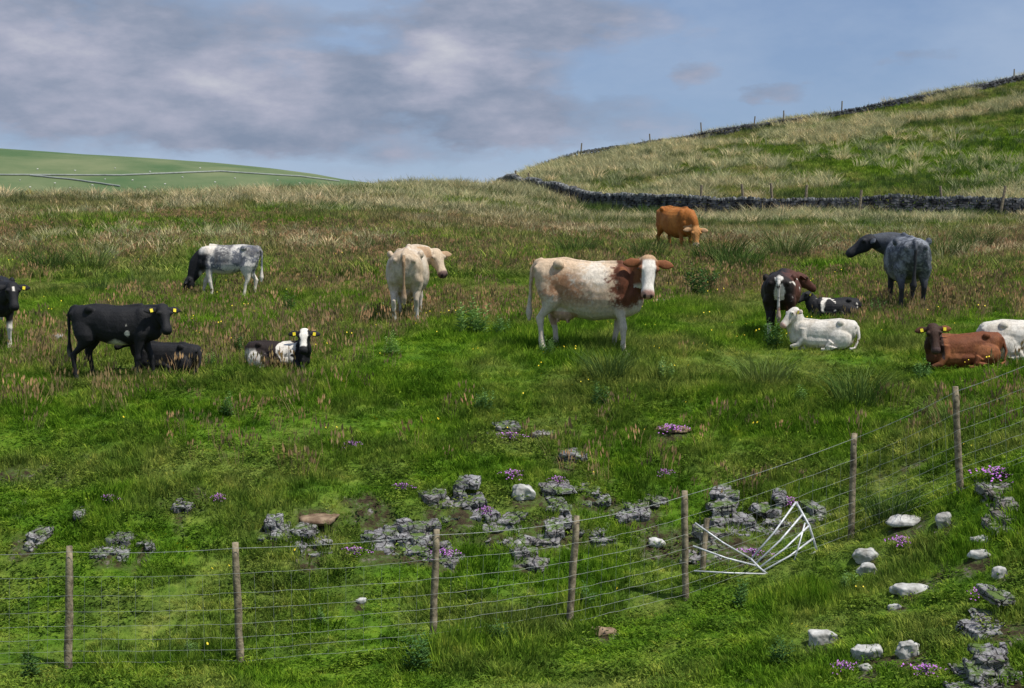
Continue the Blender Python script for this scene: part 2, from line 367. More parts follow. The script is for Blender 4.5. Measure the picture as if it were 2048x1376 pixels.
# ---------------------------------------------------------------- rocks build
def hull(mb,c,sx,sy,sz,seed,n=10,boxy=.8,rot=0.):
    rg=random.Random(seed); bm=bmesh.new(); ca,sa=math.cos(rot),math.sin(rot)
    for a in (-1,1):
        for b in (-1,1):
            for d in (-1,1):
                q=[a*rg.uniform(boxy,1),b*rg.uniform(boxy,1),d*rg.uniform(boxy,1)]
                if boxy<.55:
                    l=math.sqrt(sum(t*t for t in q)); q=[t/l for t in q]
                bm.verts.new((q[0]*sx,q[1]*sy,q[2]*sz))
    for _ in range(n):
        q=[rg.gauss(0,1) for _ in range(3)]; l=math.sqrt(sum(t*t for t in q)); e=1.0 if boxy<.55 else 1.05
        bm.verts.new((q[0]/l*sx*e,q[1]/l*sy*e,q[2]/l*sz*e))
    bmesh.ops.convex_hull(bm,input=bm.verts[:])
    dele=[v for v in bm.verts if not v.link_faces]; bmesh.ops.delete(bm,geom=dele,context='VERTS')
    bm.verts.index_update(); V=[]
    for v in bm.verts: V.append((c[0]+v.co.x*ca-v.co.y*sa,c[1]+v.co.x*sa+v.co.y*ca,c[2]+v.co.z))
    mb.add(V,[tuple(v.index for v in f.verts) for f in bm.faces]); bm.free()
def displace(me,co,fn):
    n=len(co); nr=np.zeros(n*3); me.vertices.foreach_get('normal',nr); nr=nr.reshape(-1,3); co=co+nr*fn(co)[:,None]
    me.vertices.foreach_set('co',co.astype(np.float32).ravel()); me.update(); return co
for i,(p,w,h,k,l) in enumerate(RP):
    mb=MB(); rg=random.Random(i*7+1); off=np.array([i*3.1,0,0])
    if k in 'wb':
        hull(mb,(0,0,h*.3),w*.52,max(w*.3,h*.5),h*.68,i*3,14,.5,rg.uniform(-.15,.15))
        if w>h*2: hull(mb,(-w*.2,.03,h*.15),w*.3,w*.2,h*.5,i*3+9,9,.5,rg.uniform(-.3,.3))
        me,co=remeshed(mb,max(.008,w*.03),2); displace(me,co,lambda c: h*.16*fbm(c*(2.2/w)+off,3)+.01*fbm(c*22+off,2))
        o=link('boulder' if k=='w' else 'flat_stone',me,M['boulder'] if k=='w' else M['brownrock'],smooth=True); cat='stone'; o.rotation_euler=(.2,0,0)
    else:
        sl=.33; lay=max(1,int(round(h/.085))); lh=h/lay
        hull(mb,(0,.24,h*.02),w*.42,.26,h*.28,i*5,10,.56,0)
        ph=rg.uniform(0,6)
        for a in range(lay):
            x=-w*.55
            while x<w*.55:
                bw=rg.uniform(.06,.28); bw=min(bw,w*.6); xc=x+bw/2
                env=.95-.85*(abs(xc)/(w*.56))**1.6+.26*math.sin(xc*9+ph)+rg.uniform(-.3,.2)
                if (a+.35)/lay<env:
                    hh=lh*rg.uniform(.4,.8); dd=rg.uniform(.12,.22)
                    hull(mb,(xc,a*lh/sl*.7+rg.uniform(-.06,.07)+.05,lh*(a+.3)+rg.uniform(-.25,.2)*lh),bw*.62,dd,hh,rg.randint(0,99999),8,rg.uniform(.57,.78),rg.uniform(-.45,.45))
                x+=bw*rg.uniform(.72,1.12)
        me,co=remeshed(mb,min(.015,max(.009,w*.02)),1)
        def dsp(c):
            q=c+off; r=.026*fbm(q*7,4)+.014*np.round(fbm(q*6,2)*3)/3
            cr=np.abs(fbm(q*np.array([7,6,1.5]),2)); cz=np.abs(fbm(q*np.array([1.8,1.8,10]),2))
            return r-.036*np.clip(1-cr/.08,0,1)-.020*np.clip(1-cz/.08,0,1)
        displace(me,co,dsp); o=link('limestone_outcrop',me,M['rock']); cat='rock'; o.rotation_euler=(.20,rg.uniform(-.08,.08),0)
    o.location=p-Vector((0,0,h*(.10 if k in 'wb' else .22))); tag(o,l,cat)
# ---------------------------------------------------------------- dry stone walls
def resample(P,step):
    out=[P[0]]
    for a,b in zip(P[:-1],P[1:]):
        L=(b-a).length; n=max(1,int(L/step))
        for k in range(1,n+1): out.append(a.lerp(b,k/n))
    return out
def drywall(P,hh,label,courses=8,step=.34):
    P=resample([Vector((p.x,p.y,0)) for p in P],step)
    e=empty('dry_stone_wall',(P[0].x,P[0].y,hz(P[0].x,P[0].y))); e0=Vector(e.location); mb=MB(); cp=MB(); xs=height([p.x for p in P],[p.y for p in P]); ch=hh*.84/courses
    for i in range(len(P)-1):
        a,b=P[i],P[i+1]; t=(b-a); L=t.length; t.normalize(); nrm=Vector((-t.y,t.x,0)); z0=float(xs[i])
        sag=.05*math.sin(i*.13)+.05*math.sin(i*.047+1)+.02*random.uniform(-1,1)
        for c in range(courses):
            off=(.5 if c%2 else 0)*L
            th=.34-.015*c
            mb.box(a+t*(L*.5+off+random.uniform(-.04,.04))+nrm*random.uniform(-.03,.03)+Vector((0,0,z0-.08+(c+.5)*ch*(1+sag)))-e0,t*L*.5*random.uniform(.85,1.0),nrm*th,Vector((0,0,ch*.46*random.uniform(.85,1.08))),.08)
        for k in range(3):
            tt=(t+Vector((0,0,random.uniform(-.4,.4)))).normalized(); up=tt.cross(nrm)*-1
            hgt=random.uniform(.07,.13)
            cp.box(a+t*L*(k*.333+.17)+Vector((0,0,z0-.08+courses*ch*(1+sag)+hgt*.8))-e0,t*.05*random.uniform(.7,1.2),nrm*.24*random.uniform(.8,1.1),(up if up.z>0 else -up)*hgt,.15)
    tag(e,label,'wall'); mb.build('stone_courses',M['wall'],e); cp.build('coping_stones',M['coping'],e)
WP=[gY(a,b) for a,b in ((2500,91),(2250,92),(2032,92.5),(1860,93.5),(1700,94.5),(1550,96),(1400,98),(1260,101),(1200,104),(1160,109),(1125,115),(1090,122),(1060,131),(1030,144),(1003,160),(985,175),(966,189))]
drywall(WP,1.6,'dark dry stone wall crossing the field behind the orange cow and climbing to the ridge')
def crest(px,Yd=198): return gY(px,Yd)
drywall([crest(a,b) for a,b in ((1045,196),(1160,196),(1300,198),(1500,199),(1700,198),(1850,197),(2032,199),(2300,199))],1.3,'distant tumbled stone wall along the skyline of the right hill',5,.5)
# small posts
def post_obj(base,h,r,lean=(0,0)):
    mb=MB(); mb.tube([(0,0,-.2),(lean[0]*.3,lean[1]*.3,h*.3),(lean[0]*.7,lean[1]*.7,h*.7),(lean[0],lean[1],h)],[r,r*.97,r*.95,r*.9],8)
    o=mb.build('fence_post',M['post']); o.location=base; return o
ords=['leftmost','second','third','fourth','fifth','sixth','seventh','eighth','ninth','tenth','eleventh','twelfth','thirteenth']
wps=[(1035,341,-4,148),(1060,346,-3,136),(1083,362,-3,127),(1103,368,-6,122),(1122,372,5,118),(1160,372,-8,112),(1400,370,2,100),(1488,368,-6,99),(1546,366,-6,98),(1608,370,4,97.5),(1715,380,6,93),(1884,372,-6,95.5),(1996,372,12,91.5)]
for i,(px,t,le,Yp) in enumerate(wps):
    q=gY(px,Yp); h=max(.8,P3(px,t,Yp).z-q.z)
    o=post_obj(q,h,.10,(le*q.y/F,0)); tag(o,f'thin leaning wooden post by the dark field wall, {ords[i]} from the left','post')
for i,(px,hh,le) in enumerate([(1160,28,3),(1300,24,-2),(1402,30,-2),(1505,24,3),(1565,26,0),(1680,26,1),(2022,24,1)]):
    q=crest(px,201); h=hh*q.y/F+.3; o=post_obj(q,h,.10,(le*q.y/F,0)); tag(o,f'small post on the right hill skyline, {ords[i]} from the left','post')
q=gY(970,187); k=q.y/F
o=post_obj(q,32*k,.11,(7*k,0)); tag(o,'left post of the crossed pair where the wall meets the ridge','post')
o=post_obj(q+Vector((8*k,0,0)),30*k,.11,(-4*k,0)); tag(o,'right post of the crossed pair where the wall meets the ridge','post')
o=post_obj(q+Vector((24*k,0,-.4)),28*k,.10,(4*k,0)); tag(o,'single short post just right of the crossed pair on the ridge','post')
# ---------------------------------------------------------------- wire fence
FP=[(-210,1092,1345,0),(138,1090,1335,6),(478,1082,1332,-8),(868,1057,1300,8),(1143,1030,1255,14),(1370,980,1198,-2),(1703,866,1077,6),(1917,772,988,-12),(2160,672,900,0)]
fe=empty('wire_fence',at(868,1300)); fo=Vector(fe.location); tag(fe,'wire netting stock fence on wooden posts crossing the foreground','fence')
bases=[];tops=[]
for i,(px,t,b,le) in enumerate(FP):
    q=at(px-le*.3,b); h=(b-t)*q.y/F
    top=q+Vector((le*q.y/F,0,h)); bases.append(q); tops.append(top)
    mb=MB(); rr=.038; pts=[];rs=[]
    for s in np.linspace(-.15,1,9):
        v=q.lerp(top,s)+Vector((random.uniform(-.005,.005),random.uniform(-.005,.005),0)); pts.append(v-fo); rs.append(rr*random.uniform(.93,1.07)*(1-.06*s))
    rs[-1]*=.85; mb.tube(pts,rs,12); mb.build('post',M['post'],fe,True)
net=MB(); bar=MB()
for i in range(len(FP)-1):
    A,B,TA,TB=bases[i],bases[i+1],tops[i],tops[i+1]; ofs=Vector((0,-.05,0))
    L=(B-A).length
    def pt(s,hf):
        a=A.lerp(TA,hf); b=B.lerp(TB,hf); v=a.lerp(b,s)+ofs; sg=4*s*(1-s)
        v.z-=sg*.025*hf
        g_=hz(v.x,v.y)
        if hf<.5: v.z=max(v.z,g_+.03+hf*.6)
        return v-fo
    S=np.linspace(0,1,13)
    for hf in (.05,.14,.24,.35,.47,.60,.76):
        net.tube([pt(s,hf)+Vector((0,0,random.uniform(-.006,.006))) for s in S],.0012,3)
    n=int(L/.16)
    for k in range(1,n):
        s=k/n; net.tube([pt(s,hf) for hf in (.05,.24,.47,.76)],.0011,3)
    bar.tube([pt(s,.96) for s in S],.0021,4)
    nb=int(L/.12)
    for k in range(nb):
        c=pt((k+.5)/nb,.96); d=Vector((random.uniform(-1,1),random.uniform(-1,1),random.uniform(.3,1)))*.014; bar.tube([c-d,c+d],.0014,3)
net.build('wire_netting',M['wire'],fe); bar.build('barbed_wire',M['wire'],fe)
# ---------------------------------------------------------------- bent gate
gb=at(1522,1150); Y0=gb.y; ge=empty('bent_gate',gb); go=Vector(gb); tag(ge,'crumpled galvanised metal gate bent into a V, dumped against the rocks','gate')
def gp(px,row,dy): return P3(px,row,Y0+dy)-go
Ac,Bc,Cc,Dc=gp(1592,1004,.40),gp(1634,1102,.25),gp(1534,1148,0),gp(1502,1118,.12)
def tubeo(name,pts,r=.013):
    mb=MB(); mb.tube(pts,r*.9,8); mb.build(name,M['tube'],ge,True)
tubeo('gate_frame',[Ac+Vector((-.02,0,-.03)),Ac,Ac.lerp(Bc,.5)+Vector((.03,0,.01)),Bc,gp(1624,1106,.28)],.015)
tubeo('gate_frame',[Dc+Vector((-.03,0,.0)),Dc,Dc.lerp(Cc,.5)+Vector((0,-.02,-.01)),Cc],.014)
for s,e in ((.0,.0),(.3,.25),(.55,.5),(.78,.75),(1.,1.)):
    a=Dc.lerp(Cc,s); b=Ac.lerp(Bc,e)+Vector((.03,0,.01))*(4*e*(1-e)); tubeo('bar',[a,a.lerp(b,.5)+Vector((.008,0,-.022)),b],.0125)
Ec,Fc_,Gc=gp(1390,1046,.12),gp(1386,1092,.1),gp(1388,1142,.0)
tubeo('bar',[Ec,Ec.lerp(Dc,.5)+Vector((0,0,-.02)),Dc],.012)
tubeo('bar',[Fc_,Fc_.lerp(Dc.lerp(Cc,.5),.5)+Vector((0,0,-.02)),Dc.lerp(Cc,.5)],.012)
tubeo('bar',[Gc,gp(1460,1146,.0),Cc],.010)
tubeo('brace',[gp(1610,1046,.33),gp(1598,1090,.22),gp(1588,1122,.12)],.010)
q=at(1404,1142); o=post_obj(q,104*q.y/F,.034,(12*q.y/F,.1)); tag(o,'short grey stake leaning beside the bent metal gate','post')
# ---------------------------------------------------------------- animals
def loft(mb,secs,n=20,e=2.0,cap=True):
    V=[];Fc=[]
    for c,a,b in secs:
        for k in range(n):
            q=2*math.pi*k/n; cc,ss=math.cos(q),math.sin(q)
            cc=math.copysign(abs(cc)**(2/e),cc); ss=math.copysign(abs(ss)**(2/e),ss)
            V.append(Vector(c)+Vector(a)*cc+Vector(b)*ss)
    for i in range(len(secs)-1):
        for k in range(n): Fc.append((i*n+k,i*n+(k+1)%n,(i+1)*n+(k+1)%n,(i+1)*n+k))
    V.append(Vector(secs[0][0])); V.append(Vector(secs[-1][0])); z=len(secs)*n
    for k in range(n): Fc.append((z,(k+1)%n,k)); Fc.append((z+1,(len(secs)-1)*n+k,(len(secs)-1)*n+(k+1)%n))
    mb.add(V,Fc)
def ell(mb,c,r):
    s=[]
    for k in range(1,10):
        t=math.pi*k/10; s.append((Vector((c[0]-r[0]*math.cos(t),c[1],c[2])),Vector((0,r[1]*math.sin(t),0)),Vector((0,0,r[2]*math.sin(t)))))
    loft(mb,s,16)
def otube(mb,pts,rs):
    pts=[Vector(p) for p in pts]; s=[]; prev=Vector((0,1,0))
    for i,p in enumerate(pts):
        t=(pts[min(i+1,len(pts)-1)]-pts[max(i-1,0)]).normalized(); a=prev-t*prev.dot(t)
        if a.length<.1: a=Vector((0,0,1))-t*t.z
        a.normalize(); b=t.cross(a); r=rs[i]; r=r if hasattr(r,'__len__') else (r,r); s.append((p,a*r[0],b*r[1]))
    loft(mb,s,14)
TOR=[(-.84,1.20,.09,.11),(-.80,1.15,.19,.20),(-.70,1.10,.25,.28),(-.55,1.07,.275,.325),(-.38,1.035,.29,.35),(-.15,.985,.335,.385),(.1,.97,.345,.40),(.33,.985,.31,.38),(.53,1.0,.265,.375),(.68,1.01,.22,.34),(.78,1.0,.16,.28),(.84,.99,.09,.17)]
coat,nt,out=mat('cattle_coat')
p=nt.nodes.new('ShaderNodeBsdfPrincipled'); at1=nt.nodes.new('ShaderNodeAttribute'); at1.attribute_name='coat'
tc=nt.nodes.new('ShaderNodeTexCoord').outputs['Object']
mpp=nt.nodes.new('ShaderNodeMapping'); mpp.inputs['Scale'].default_value=(1,1,.45); lk(nt,tc,mpp.inputs[0])
col=mix(nt,1.,at1.outputs['Color'],ramp(nt,noise(nt,mpp.outputs[0],22,8,.75),[(.3,(.60,.58,.56)),(.7,(1.18,1.15,1.12))]),'MULTIPLY')
lk(nt,col,p.inputs['Base Color']); p.inputs['Roughness'].default_value=.68; p.inputs['Specular IOR Level'].default_value=.25
bn=nt.nodes.new('ShaderNodeBump'); bn.inputs['Strength'].default_value=.6; bn.inputs['Distance'].default_value=.015
lk(nt,noise(nt,mpp.outputs[0],38,6,.75),bn.inputs['Height']); lk(nt,bn.outputs[0],p.inputs['Normal']); lk(nt,p.outputs[0],out.inputs[0])
def sm(x,a,b): t=np.clip((x-a)/(b-a),0,1); return t*t*(3-2*t)
def lerp(A,B,t): return A*(1-t[:,None])+np.asarray(B)[None,:]*t[:,None]
def animal(name,label,px,row,hp,phi,P,yaw,pitch,paint,lying=False,slim=1.,wid=1.,udder=False,tags=(),tail=0,headscale=1.,group=None,legoff=(0,0,0,0)):
    g0=at(px,row); s=hp*g0.y/F/1.4; mb=MB(); P=Vector(P)
    sh=0 if not lying else -(1.37-.8*slim)-.02
    tor=[]
    for x,zc,ry,rz in TOR:
        top=zc+rz; rz2=rz*(slim if x>-.6 else 1+(slim-1)*.5); tor.append((x,top-rz2+sh,ry*wid*(1.08 if lying else 1),rz2))
    loft(mb,[(Vector((x,0,z)),Vector((0,a,0)),Vector((0,0,b))) for x,z,a,b in tor],24,2.2)
    otube(mb,[(-.78,0,1.33+sh),(-.4,0,1.385+sh),(.1,0,1.355+sh),(.5,0,1.38+sh)],[.05,.045,.04,.055])
    for y in (-1,1): ell(mb,(-.45,y*.235*wid,1.31+sh),(.09,.06,.075)); ell(mb,(-.79,y*.14*wid,1.23+sh),(.06,.05,.06)); ell(mb,(.5,y*.15*wid,1.05+sh),(.17,.135*wid,.30)); ell(mb,(.67,y*.14*wid,.92+sh),(.10,.10*wid,.14))
    ya_=math.radians(yaw); pi_=math.radians(pitch); hs=headscale
    f=Vector((math.cos(ya_)*math.cos(pi_),math.sin(ya_)*math.cos(pi_),math.sin(pi_))); sd=Vector((-math.sin(ya_),math.cos(ya_),0)); up=f.cross(sd)
    B=Vector((.50,0,1.08+sh)); hi=P.z>1.0+sh
    C1=B+Vector((.28,0,.10 if hi else -.06)); C2=P.lerp(B,.32)+Vector((0,0,-.02 if hi else .05)); secs=[]; E=P-f*.0-up*.03
    for k in range(9):
        t=k/8; q=B*(1-t)**3+C1*3*t*(1-t)**2+C2*3*t*t*(1-t)+E*t**3
        tg=((C1-B)*3*(1-t)**2+(C2-C1)*6*t*(1-t)+(E-C2)*3*t*t).normalized()
        a=Vector((0,1,0)).lerp(sd,t*.85); a=(a-tg*a.dot(tg)).normalized(); b=tg.cross(a)
        rs_=(.20*(1-t)+.090*t*hs)*wid; rv=.31*(1-t)+.115*t*hs+.03*math.sin(t*math.pi)
        secs.append((q,a*rs_,b*rv))
    loft(mb,secs,20)
    hd=[(-.07,.07,.06,-.01),(-.02,.105,.10,-.01),(.06,.122,.128,-.02),(.14,.125,.142,-.03),(.20,.106,.135,-.035),(.27,.084,.112,-.035),(.35,.076,.092,-.035),(.42,.086,.088,-.04),(.47,.090,.080,-.042),(.51,.072,.06,-.045),(.53,.04,.03,-.045)]
    loft(mb,[(P+f*(x*hs)+up*(o_*hs),sd*(a*hs),up*(b*hs)) for x,a,b,o_ in hd],20,2.4)
    for y in (-1,1): ell_c=P+(f*.15+sd*(y*.10)+up*.055)*hs; ell(mb,ell_c,(.044*hs,.044*hs,.044*hs))
    ears=[]
    for y in (-1,1):
        b0=P+(f*.02+sd*(y*.085)+up*.0)*hs; dr=(sd*y+f*.05-up*.05+Vector((0,0,-.08))).normalized()
        wv=f-up*.3; wv=(wv-dr*wv.dot(dr)).normalized(); tv=dr.cross(wv)
        loft(mb,[(b0+dr*(d*hs),wv*(w_*hs),tv*(h_*hs)) for d,w_,h_ in ((0,.03,.03),(.06,.052,.024),(.13,.072,.022),(.19,.058,.02),(.25,.02,.014))],12)
        ears.append((b0,dr,wv,tv))
    if not lying:
        for i,y in enumerate((-1,1)):
            o=legoff[i]; yy=y*.165*wid
            fl=[(.50,1.02,.16,.11),(.50,.86,.15,.115),(.48,.74,.105,.09),(.50+o*.3,.60,.078,.068),(.515+o*.6,.50,.062,.058),(.525+o*.7,.42,.064,.062),(.52+o*.8,.36,.05,.048),(.515+o,.24,.038,.037),(.515+o,.15,.042,.042),(.52+o,.11,.052,.05),(.54+o,.07,.045,.046),(.56+o,.03,.062,.055),(.565+o,.0,.068,.058)]
            loft(mb,[(Vector((x,yy*(1 if z<.9 else .9),z)),Vector((a,0,0)),Vector((0,b,0))) for x,z,a,b in fl],14)
            o=legoff[2+i]; yy=y*.17*wid
            hl=[(-.56,1.12,.22,.10),(-.56,.98,.235,.135),(-.54,.84,.21,.14),(-.52,.74,.17,.12),(-.55+o*.2,.65,.12,.09),(-.62+o*.5,.56,.082,.065),(-.665+o*.8,.49,.068,.052),(-.655+o*.9,.42,.055,.048),(-.635+o,.34,.043,.042),(-.62+o,.22,.04,.04),(-.61+o,.14,.05,.046),(-.60+o,.10,.05,.046),(-.575+o,.03,.064,.055),(-.57+o,0,.068,.058)]
            loft(mb,[(Vector((x,yy*(1 if z<.9 else .85),z)),Vector((a,0,0)),Vector((0,b,0))) for x,z,a,b in hl],14)
        zt=1.36; sw=tail
        otube(mb,[(-.74,0,zt),(-.83,0,zt-.03),(-.90,sw*.3,zt-.14),(-.90,sw*.6,zt-.4),(-.90,sw*.9,.72),(-.90,sw,.55),(-.89,sw,.42)],[.05,.045,.034,.026,.032,.055,.02])
    else:
        for y in (-1,1):
            otube(mb,[(.45,y*.17,.5),(.46,y*.24,.26),(.60,y*.27,.10),(.76,y*.25,.06),(.70,y*.20,.02),(.5,y*.16,.02),(.36,y*.15,.02)],[.14,.11,.075,.062,.045,.042,.05])
            ell(mb,(-.42,y*.24,.26),(.33,.15,.26))
            otube(mb,[(-.25,y*.34,.20),(-.15,y*.37,.08),(-.36,y*.38,.03),(-.2,y*.39,.01),(.0,y*.38,.0)],[.10,.08,.06,.045,.05])
        ell(mb,(.1,0,.22),(.6,.37,.26))
        otube(mb,[(-.74,0,1.34+sh),(-.86,.03,1.2+sh),(-.90,.1,.3),(-.82,.22,.06),(-.7,.32,.03)],[.05,.045,.035,.03,.04])
    if udder:
        ell(mb,(-.36,0,.62),(.22,.17,.16))
        for a in (-.44,-.29):
            for y in (-.075,.075): otube(mb,[(a,y,.53),(a,y,.47),(a,y,.42)],[.028,.022,.012])
    me,co=remeshed(mb,.0155,4); n=len(co)
    far_=np.linalg.norm(co-np.array(P),axis=1)
    co=displace(me,co,lambda c:.014*fbm(c*5+px,3)*np.clip((far_-.35)*3,0,1)*np.clip((c[:,2]-sh-.6)*4,.1,1))
    rel=co-np.array(P); hx=rel@np.array(f)/hs; hy=rel@np.array(sd)/hs; hu_=rel@np.array(up)/hs
    head=(hx>-.06)&(hx<.6)&(abs(hy)<.17)&(abs(hu_)<.2); ear=(abs(hy)>.115)&(abs(hy)<.36)&(hx>-.09)&(hx<.11)&(abs(hu_)<.12)
    c=dict(x=co[:,0],y=co[:,1],z=co[:,2]-sh,zz=co[:,2],hx=hx,hy=hy,hu=hu_,head=head.astype(float),ear=ear.astype(float),n1=fbm(co*3+px,4),n2=fbm(co*9+px*.3,3),n3=fbm(co*36,2),N=n)
    C=np.clip(paint(c),0.004,1)
    ca=me.color_attributes.new('coat','FLOAT_COLOR','POINT'); ca.data.foreach_set('color',np.concatenate([C,np.ones((n,1))],1).astype(np.float32).ravel())
    me.vertices.foreach_set('co',(co*s).astype(np.float32).ravel()); me.update()
    ph=math.radians(phi); d=.6*s; zf=hz(g0.x+math.cos(ph)*d,g0.y+math.sin(ph)*d); zb=hz(g0.x-math.cos(ph)*d,g0.y-math.sin(ph)*d)
    e=empty(name,(g0.x,g0.y,(zf+zb)/2-.01),(0,-math.atan2(zf-zb,2*d),ph)); tag(e,label,name,group)
    link('body',me,coat,e,True)
    for y in (-1,1):
        q=(P+(f*.155+sd*(y*.127)+up*.058)*hs)*s; m_=MB(); ell(m_,q,(.022*s*hs,.016*s*hs,.02*s*hs)) ; m_.build('eye',M['eye'],e,True)
    for y in tags:
        b0,dr,wv,tv=ears[0 if y<0 else 1]; q=(b0+dr*(.12*hs))*s+Vector((0,0,-.02*s)); k=.029*max(s,.8)
        nv=Vector((math.cos(ya_),math.sin(ya_),.3)); nv=(nv-dr*nv.dot(dr)).normalized(); m_=MB(); m_.box(q+nv*(.045*s),dr*k*.9,nv*.003,dr.cross(nv)*k*1.1); m_.build('ear_tag',M['yellow'],e)
    return e
BLK=(.012,.012,.014); WHT=(.74,.70,.63)
def base(c,col): return np.tile(np.array(col,float),(c['N'],1))
def muzzle(c,C,col,a=.42,b=.47): return lerp(C,col,c['head']*sm(c['hx'],a,b))
def nostril(c,C): return lerp(C,(.03,.02,.02),c['head']*sm(c['hx'],.49,.505)*(abs(abs(c['hy'])-.045)<.018)*(c['hu']>-.05))
def p_central(c):
    x,z,n=c['x'],c['z'],c['n1']; sp=c['n2']*.5+c['n3']*.9
    C=base(c,(.58,.45,.32)); C=lerp(C,(.48,.32,.20),sm(n+sp*.6,-.1,.5)*.6)
    d=1-np.sqrt(((x+.20)/.62)**2+((z-.90)/.36)**2); C=lerp(C,(.33,.165,.08),sm(d*.9+sp*.9+n*.9,-.35,.85)*.9)
    C=lerp(C,(.64,.49,.34),sm(z+sp*.10,1.12,1.34)*(1-sm(x,-.1,.35))*.75)
    d=1-np.sqrt(((x-.13)/.20)**2+((z-1.18)/.28)**2); C=lerp(C,(.74,.67,.57),sm(d*1.0+sp*.9+n*1.4,-.6,.7))
    C=lerp(C,(.13,.043,.020),sm((x-.34)*5+sp*.6+n*1.3,-.2,.35)*sm(z+sp*.2,.60,.72))
    C=lerp(C,(.36,.18,.085),sm(x+n*.1,.58,.78)*sm(z,1.24,1.38)*.5)
    C=lerp(C,(.58,.51,.42),sm(.76-z+sp*.20+n*.24,-.08,.15))
    C=lerp(C,(.46,.26,.19),((abs(x+.36)<.24)&(abs(c['y'])<.19)&(z<.60)&(z>.38)).astype(float)*.75)
    C=lerp(C,(.22,.085,.035),c['head']*.9); C=lerp(C,(.78,.74,.67),c['head']*sm(-abs(c['hy'])+c['n2']*.02,-.10,-.08)*sm(c['hx'],.0,.06)*(c['hu']>-.09))
    C=lerp(C,(.78,.74,.67),c['head']*sm(c['hx'],.24,.3)); C=lerp(C,(.24,.085,.03),c['ear']); C=lerp(C,(.5,.34,.2),c['head']*(1-sm(c['hx'],-.02,.06))*.9*(c['ear']<.5))
    return nostril(c,muzzle(c,C,(.50,.29,.24)))
def p_beige(c):
    C=base(c,(.52,.41,.29)); C=lerp(C,(.64,.56,.45),sm(c['n1'],-.3,.4)); C=lerp(C,(.42,.30,.19),sm(c['n2'],.1,.5)*.4)
    C=lerp(C,(.34,.22,.12),((c['x']<-.86)&(abs(c['y'])<.12)).astype(float)*.9); C=lerp(C,(.66,.62,.56),1-sm(c['z'],.2,.7))
    C=lerp(C,(.52,.36,.25),((abs(c['x']+.36)<.24)&(abs(c['y'])<.17)&(c['z']<.62)&(c['z']>.4)).astype(float)*.8)
    C=lerp(C,(.60,.48,.34),c['head']*.6); C=lerp(C,(.42,.26,.14),c['ear']*.8); return nostril(c,muzzle(c,C,(.16,.10,.09)))
def p_orange(c):
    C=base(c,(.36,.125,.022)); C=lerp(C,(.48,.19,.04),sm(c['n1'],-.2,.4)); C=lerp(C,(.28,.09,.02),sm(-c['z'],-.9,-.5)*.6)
    C=lerp(C,(.7,.5,.3),c['ear']*.6); C=lerp(C,(.55,.27,.09),c['head']*.7); return muzzle(c,C,(.62,.46,.34),.38,.44)
def p_grey(c):
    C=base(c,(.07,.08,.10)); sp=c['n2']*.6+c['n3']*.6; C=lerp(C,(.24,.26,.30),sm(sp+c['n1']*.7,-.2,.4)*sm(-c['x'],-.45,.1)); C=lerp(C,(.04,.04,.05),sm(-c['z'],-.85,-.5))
    C=lerp(C,(.4,.4,.4),sm(.2-abs(c['x']+.2),0,.1)*sm(.74-c['z'],0,.1)*.7)
    C=lerp(C,(.03,.035,.045),sm(c['x'],.5,.8)*.8); C=lerp(C,(.02,.022,.028),c['head']); C=lerp(C,(.03,.03,.035),((c['x']<-.86)&(c['z']<1.2)&(c['z']>.4)).astype(float)); return C
def p_roan(c):
    sp=c['n2']*.6+c['n3']*.6; C=base(c,(.15,.16,.19)); C=lerp(C,(.64,.62,.58),sm(sp+c['n1']*1.3,-.1,.25)*.9)
    C=lerp(C,(.06,.06,.075),sm(c['x']+c['n1']*.2,-.12,.0)*(1-sm(c['x'],.25,.42))*.85*sm(sp,-.5,.2)*sm(c['z'],.8,.95))
    C=lerp(C,(.05,.05,.065),sm(-c['x']+c['n1']*.2,.45,.6)*sm(c['z'],1.05,1.2)*.8*sm(sp,-.5,.2))
    C=lerp(C,(.76,.70,.62),sm(c['x']+c['n1']*.1,.3,.38)*(1-sm(c['x'],.56,.66))*sm(c['z'],1.05,1.2))
    C=lerp(C,BLK,sm(c['x']+c['n1']*.1,.42,.55)*(1-sm(c['z'],1.1,1.24))*sm(c['z'],.62,.72))
    C=lerp(C,(.74,.69,.6),1-sm(c['z']+c['n1']*.1,.6,.76)*1.0); C=lerp(C,BLK,sm(c['x'],.70,.78)); return C
def p_black(c):
    C=base(c,BLK); C=lerp(C,WHT,(1-sm(c['z']+c['n1']*.12+abs(c['x']-.05)*.35,.70,.78))*sm(c['z'],.50,.54)*(abs(c['x'])<.38))
    C=lerp(C,WHT,sm(c['n2']-abs(c['x']-.30-.06*c['n1'])*11,-.25,-.1)*sm(c['z'],.78,.86)*(1-sm(c['z'],1.0,1.1)))
    C=lerp(C,(.4,.37,.33),sm(-c['x'],.84,.88)*(1-sm(c['z'],.45,.62))*.5); return C
def p_jet(c): return lerp(base(c,BLK),(.02,.018,.018),sm(c['n2'],0,.5))
def p_edge(c):
    C=base(c,BLK); C=lerp(C,WHT,1-sm(c['z']+c['n1']*.2,.50,.64)); C=lerp(C,WHT,c['head']*sm(-abs(c['hy']),-.03,-.01)*(c['hx']>.1)*(c['hx']<.2)*(c['hu']>.05)); return C
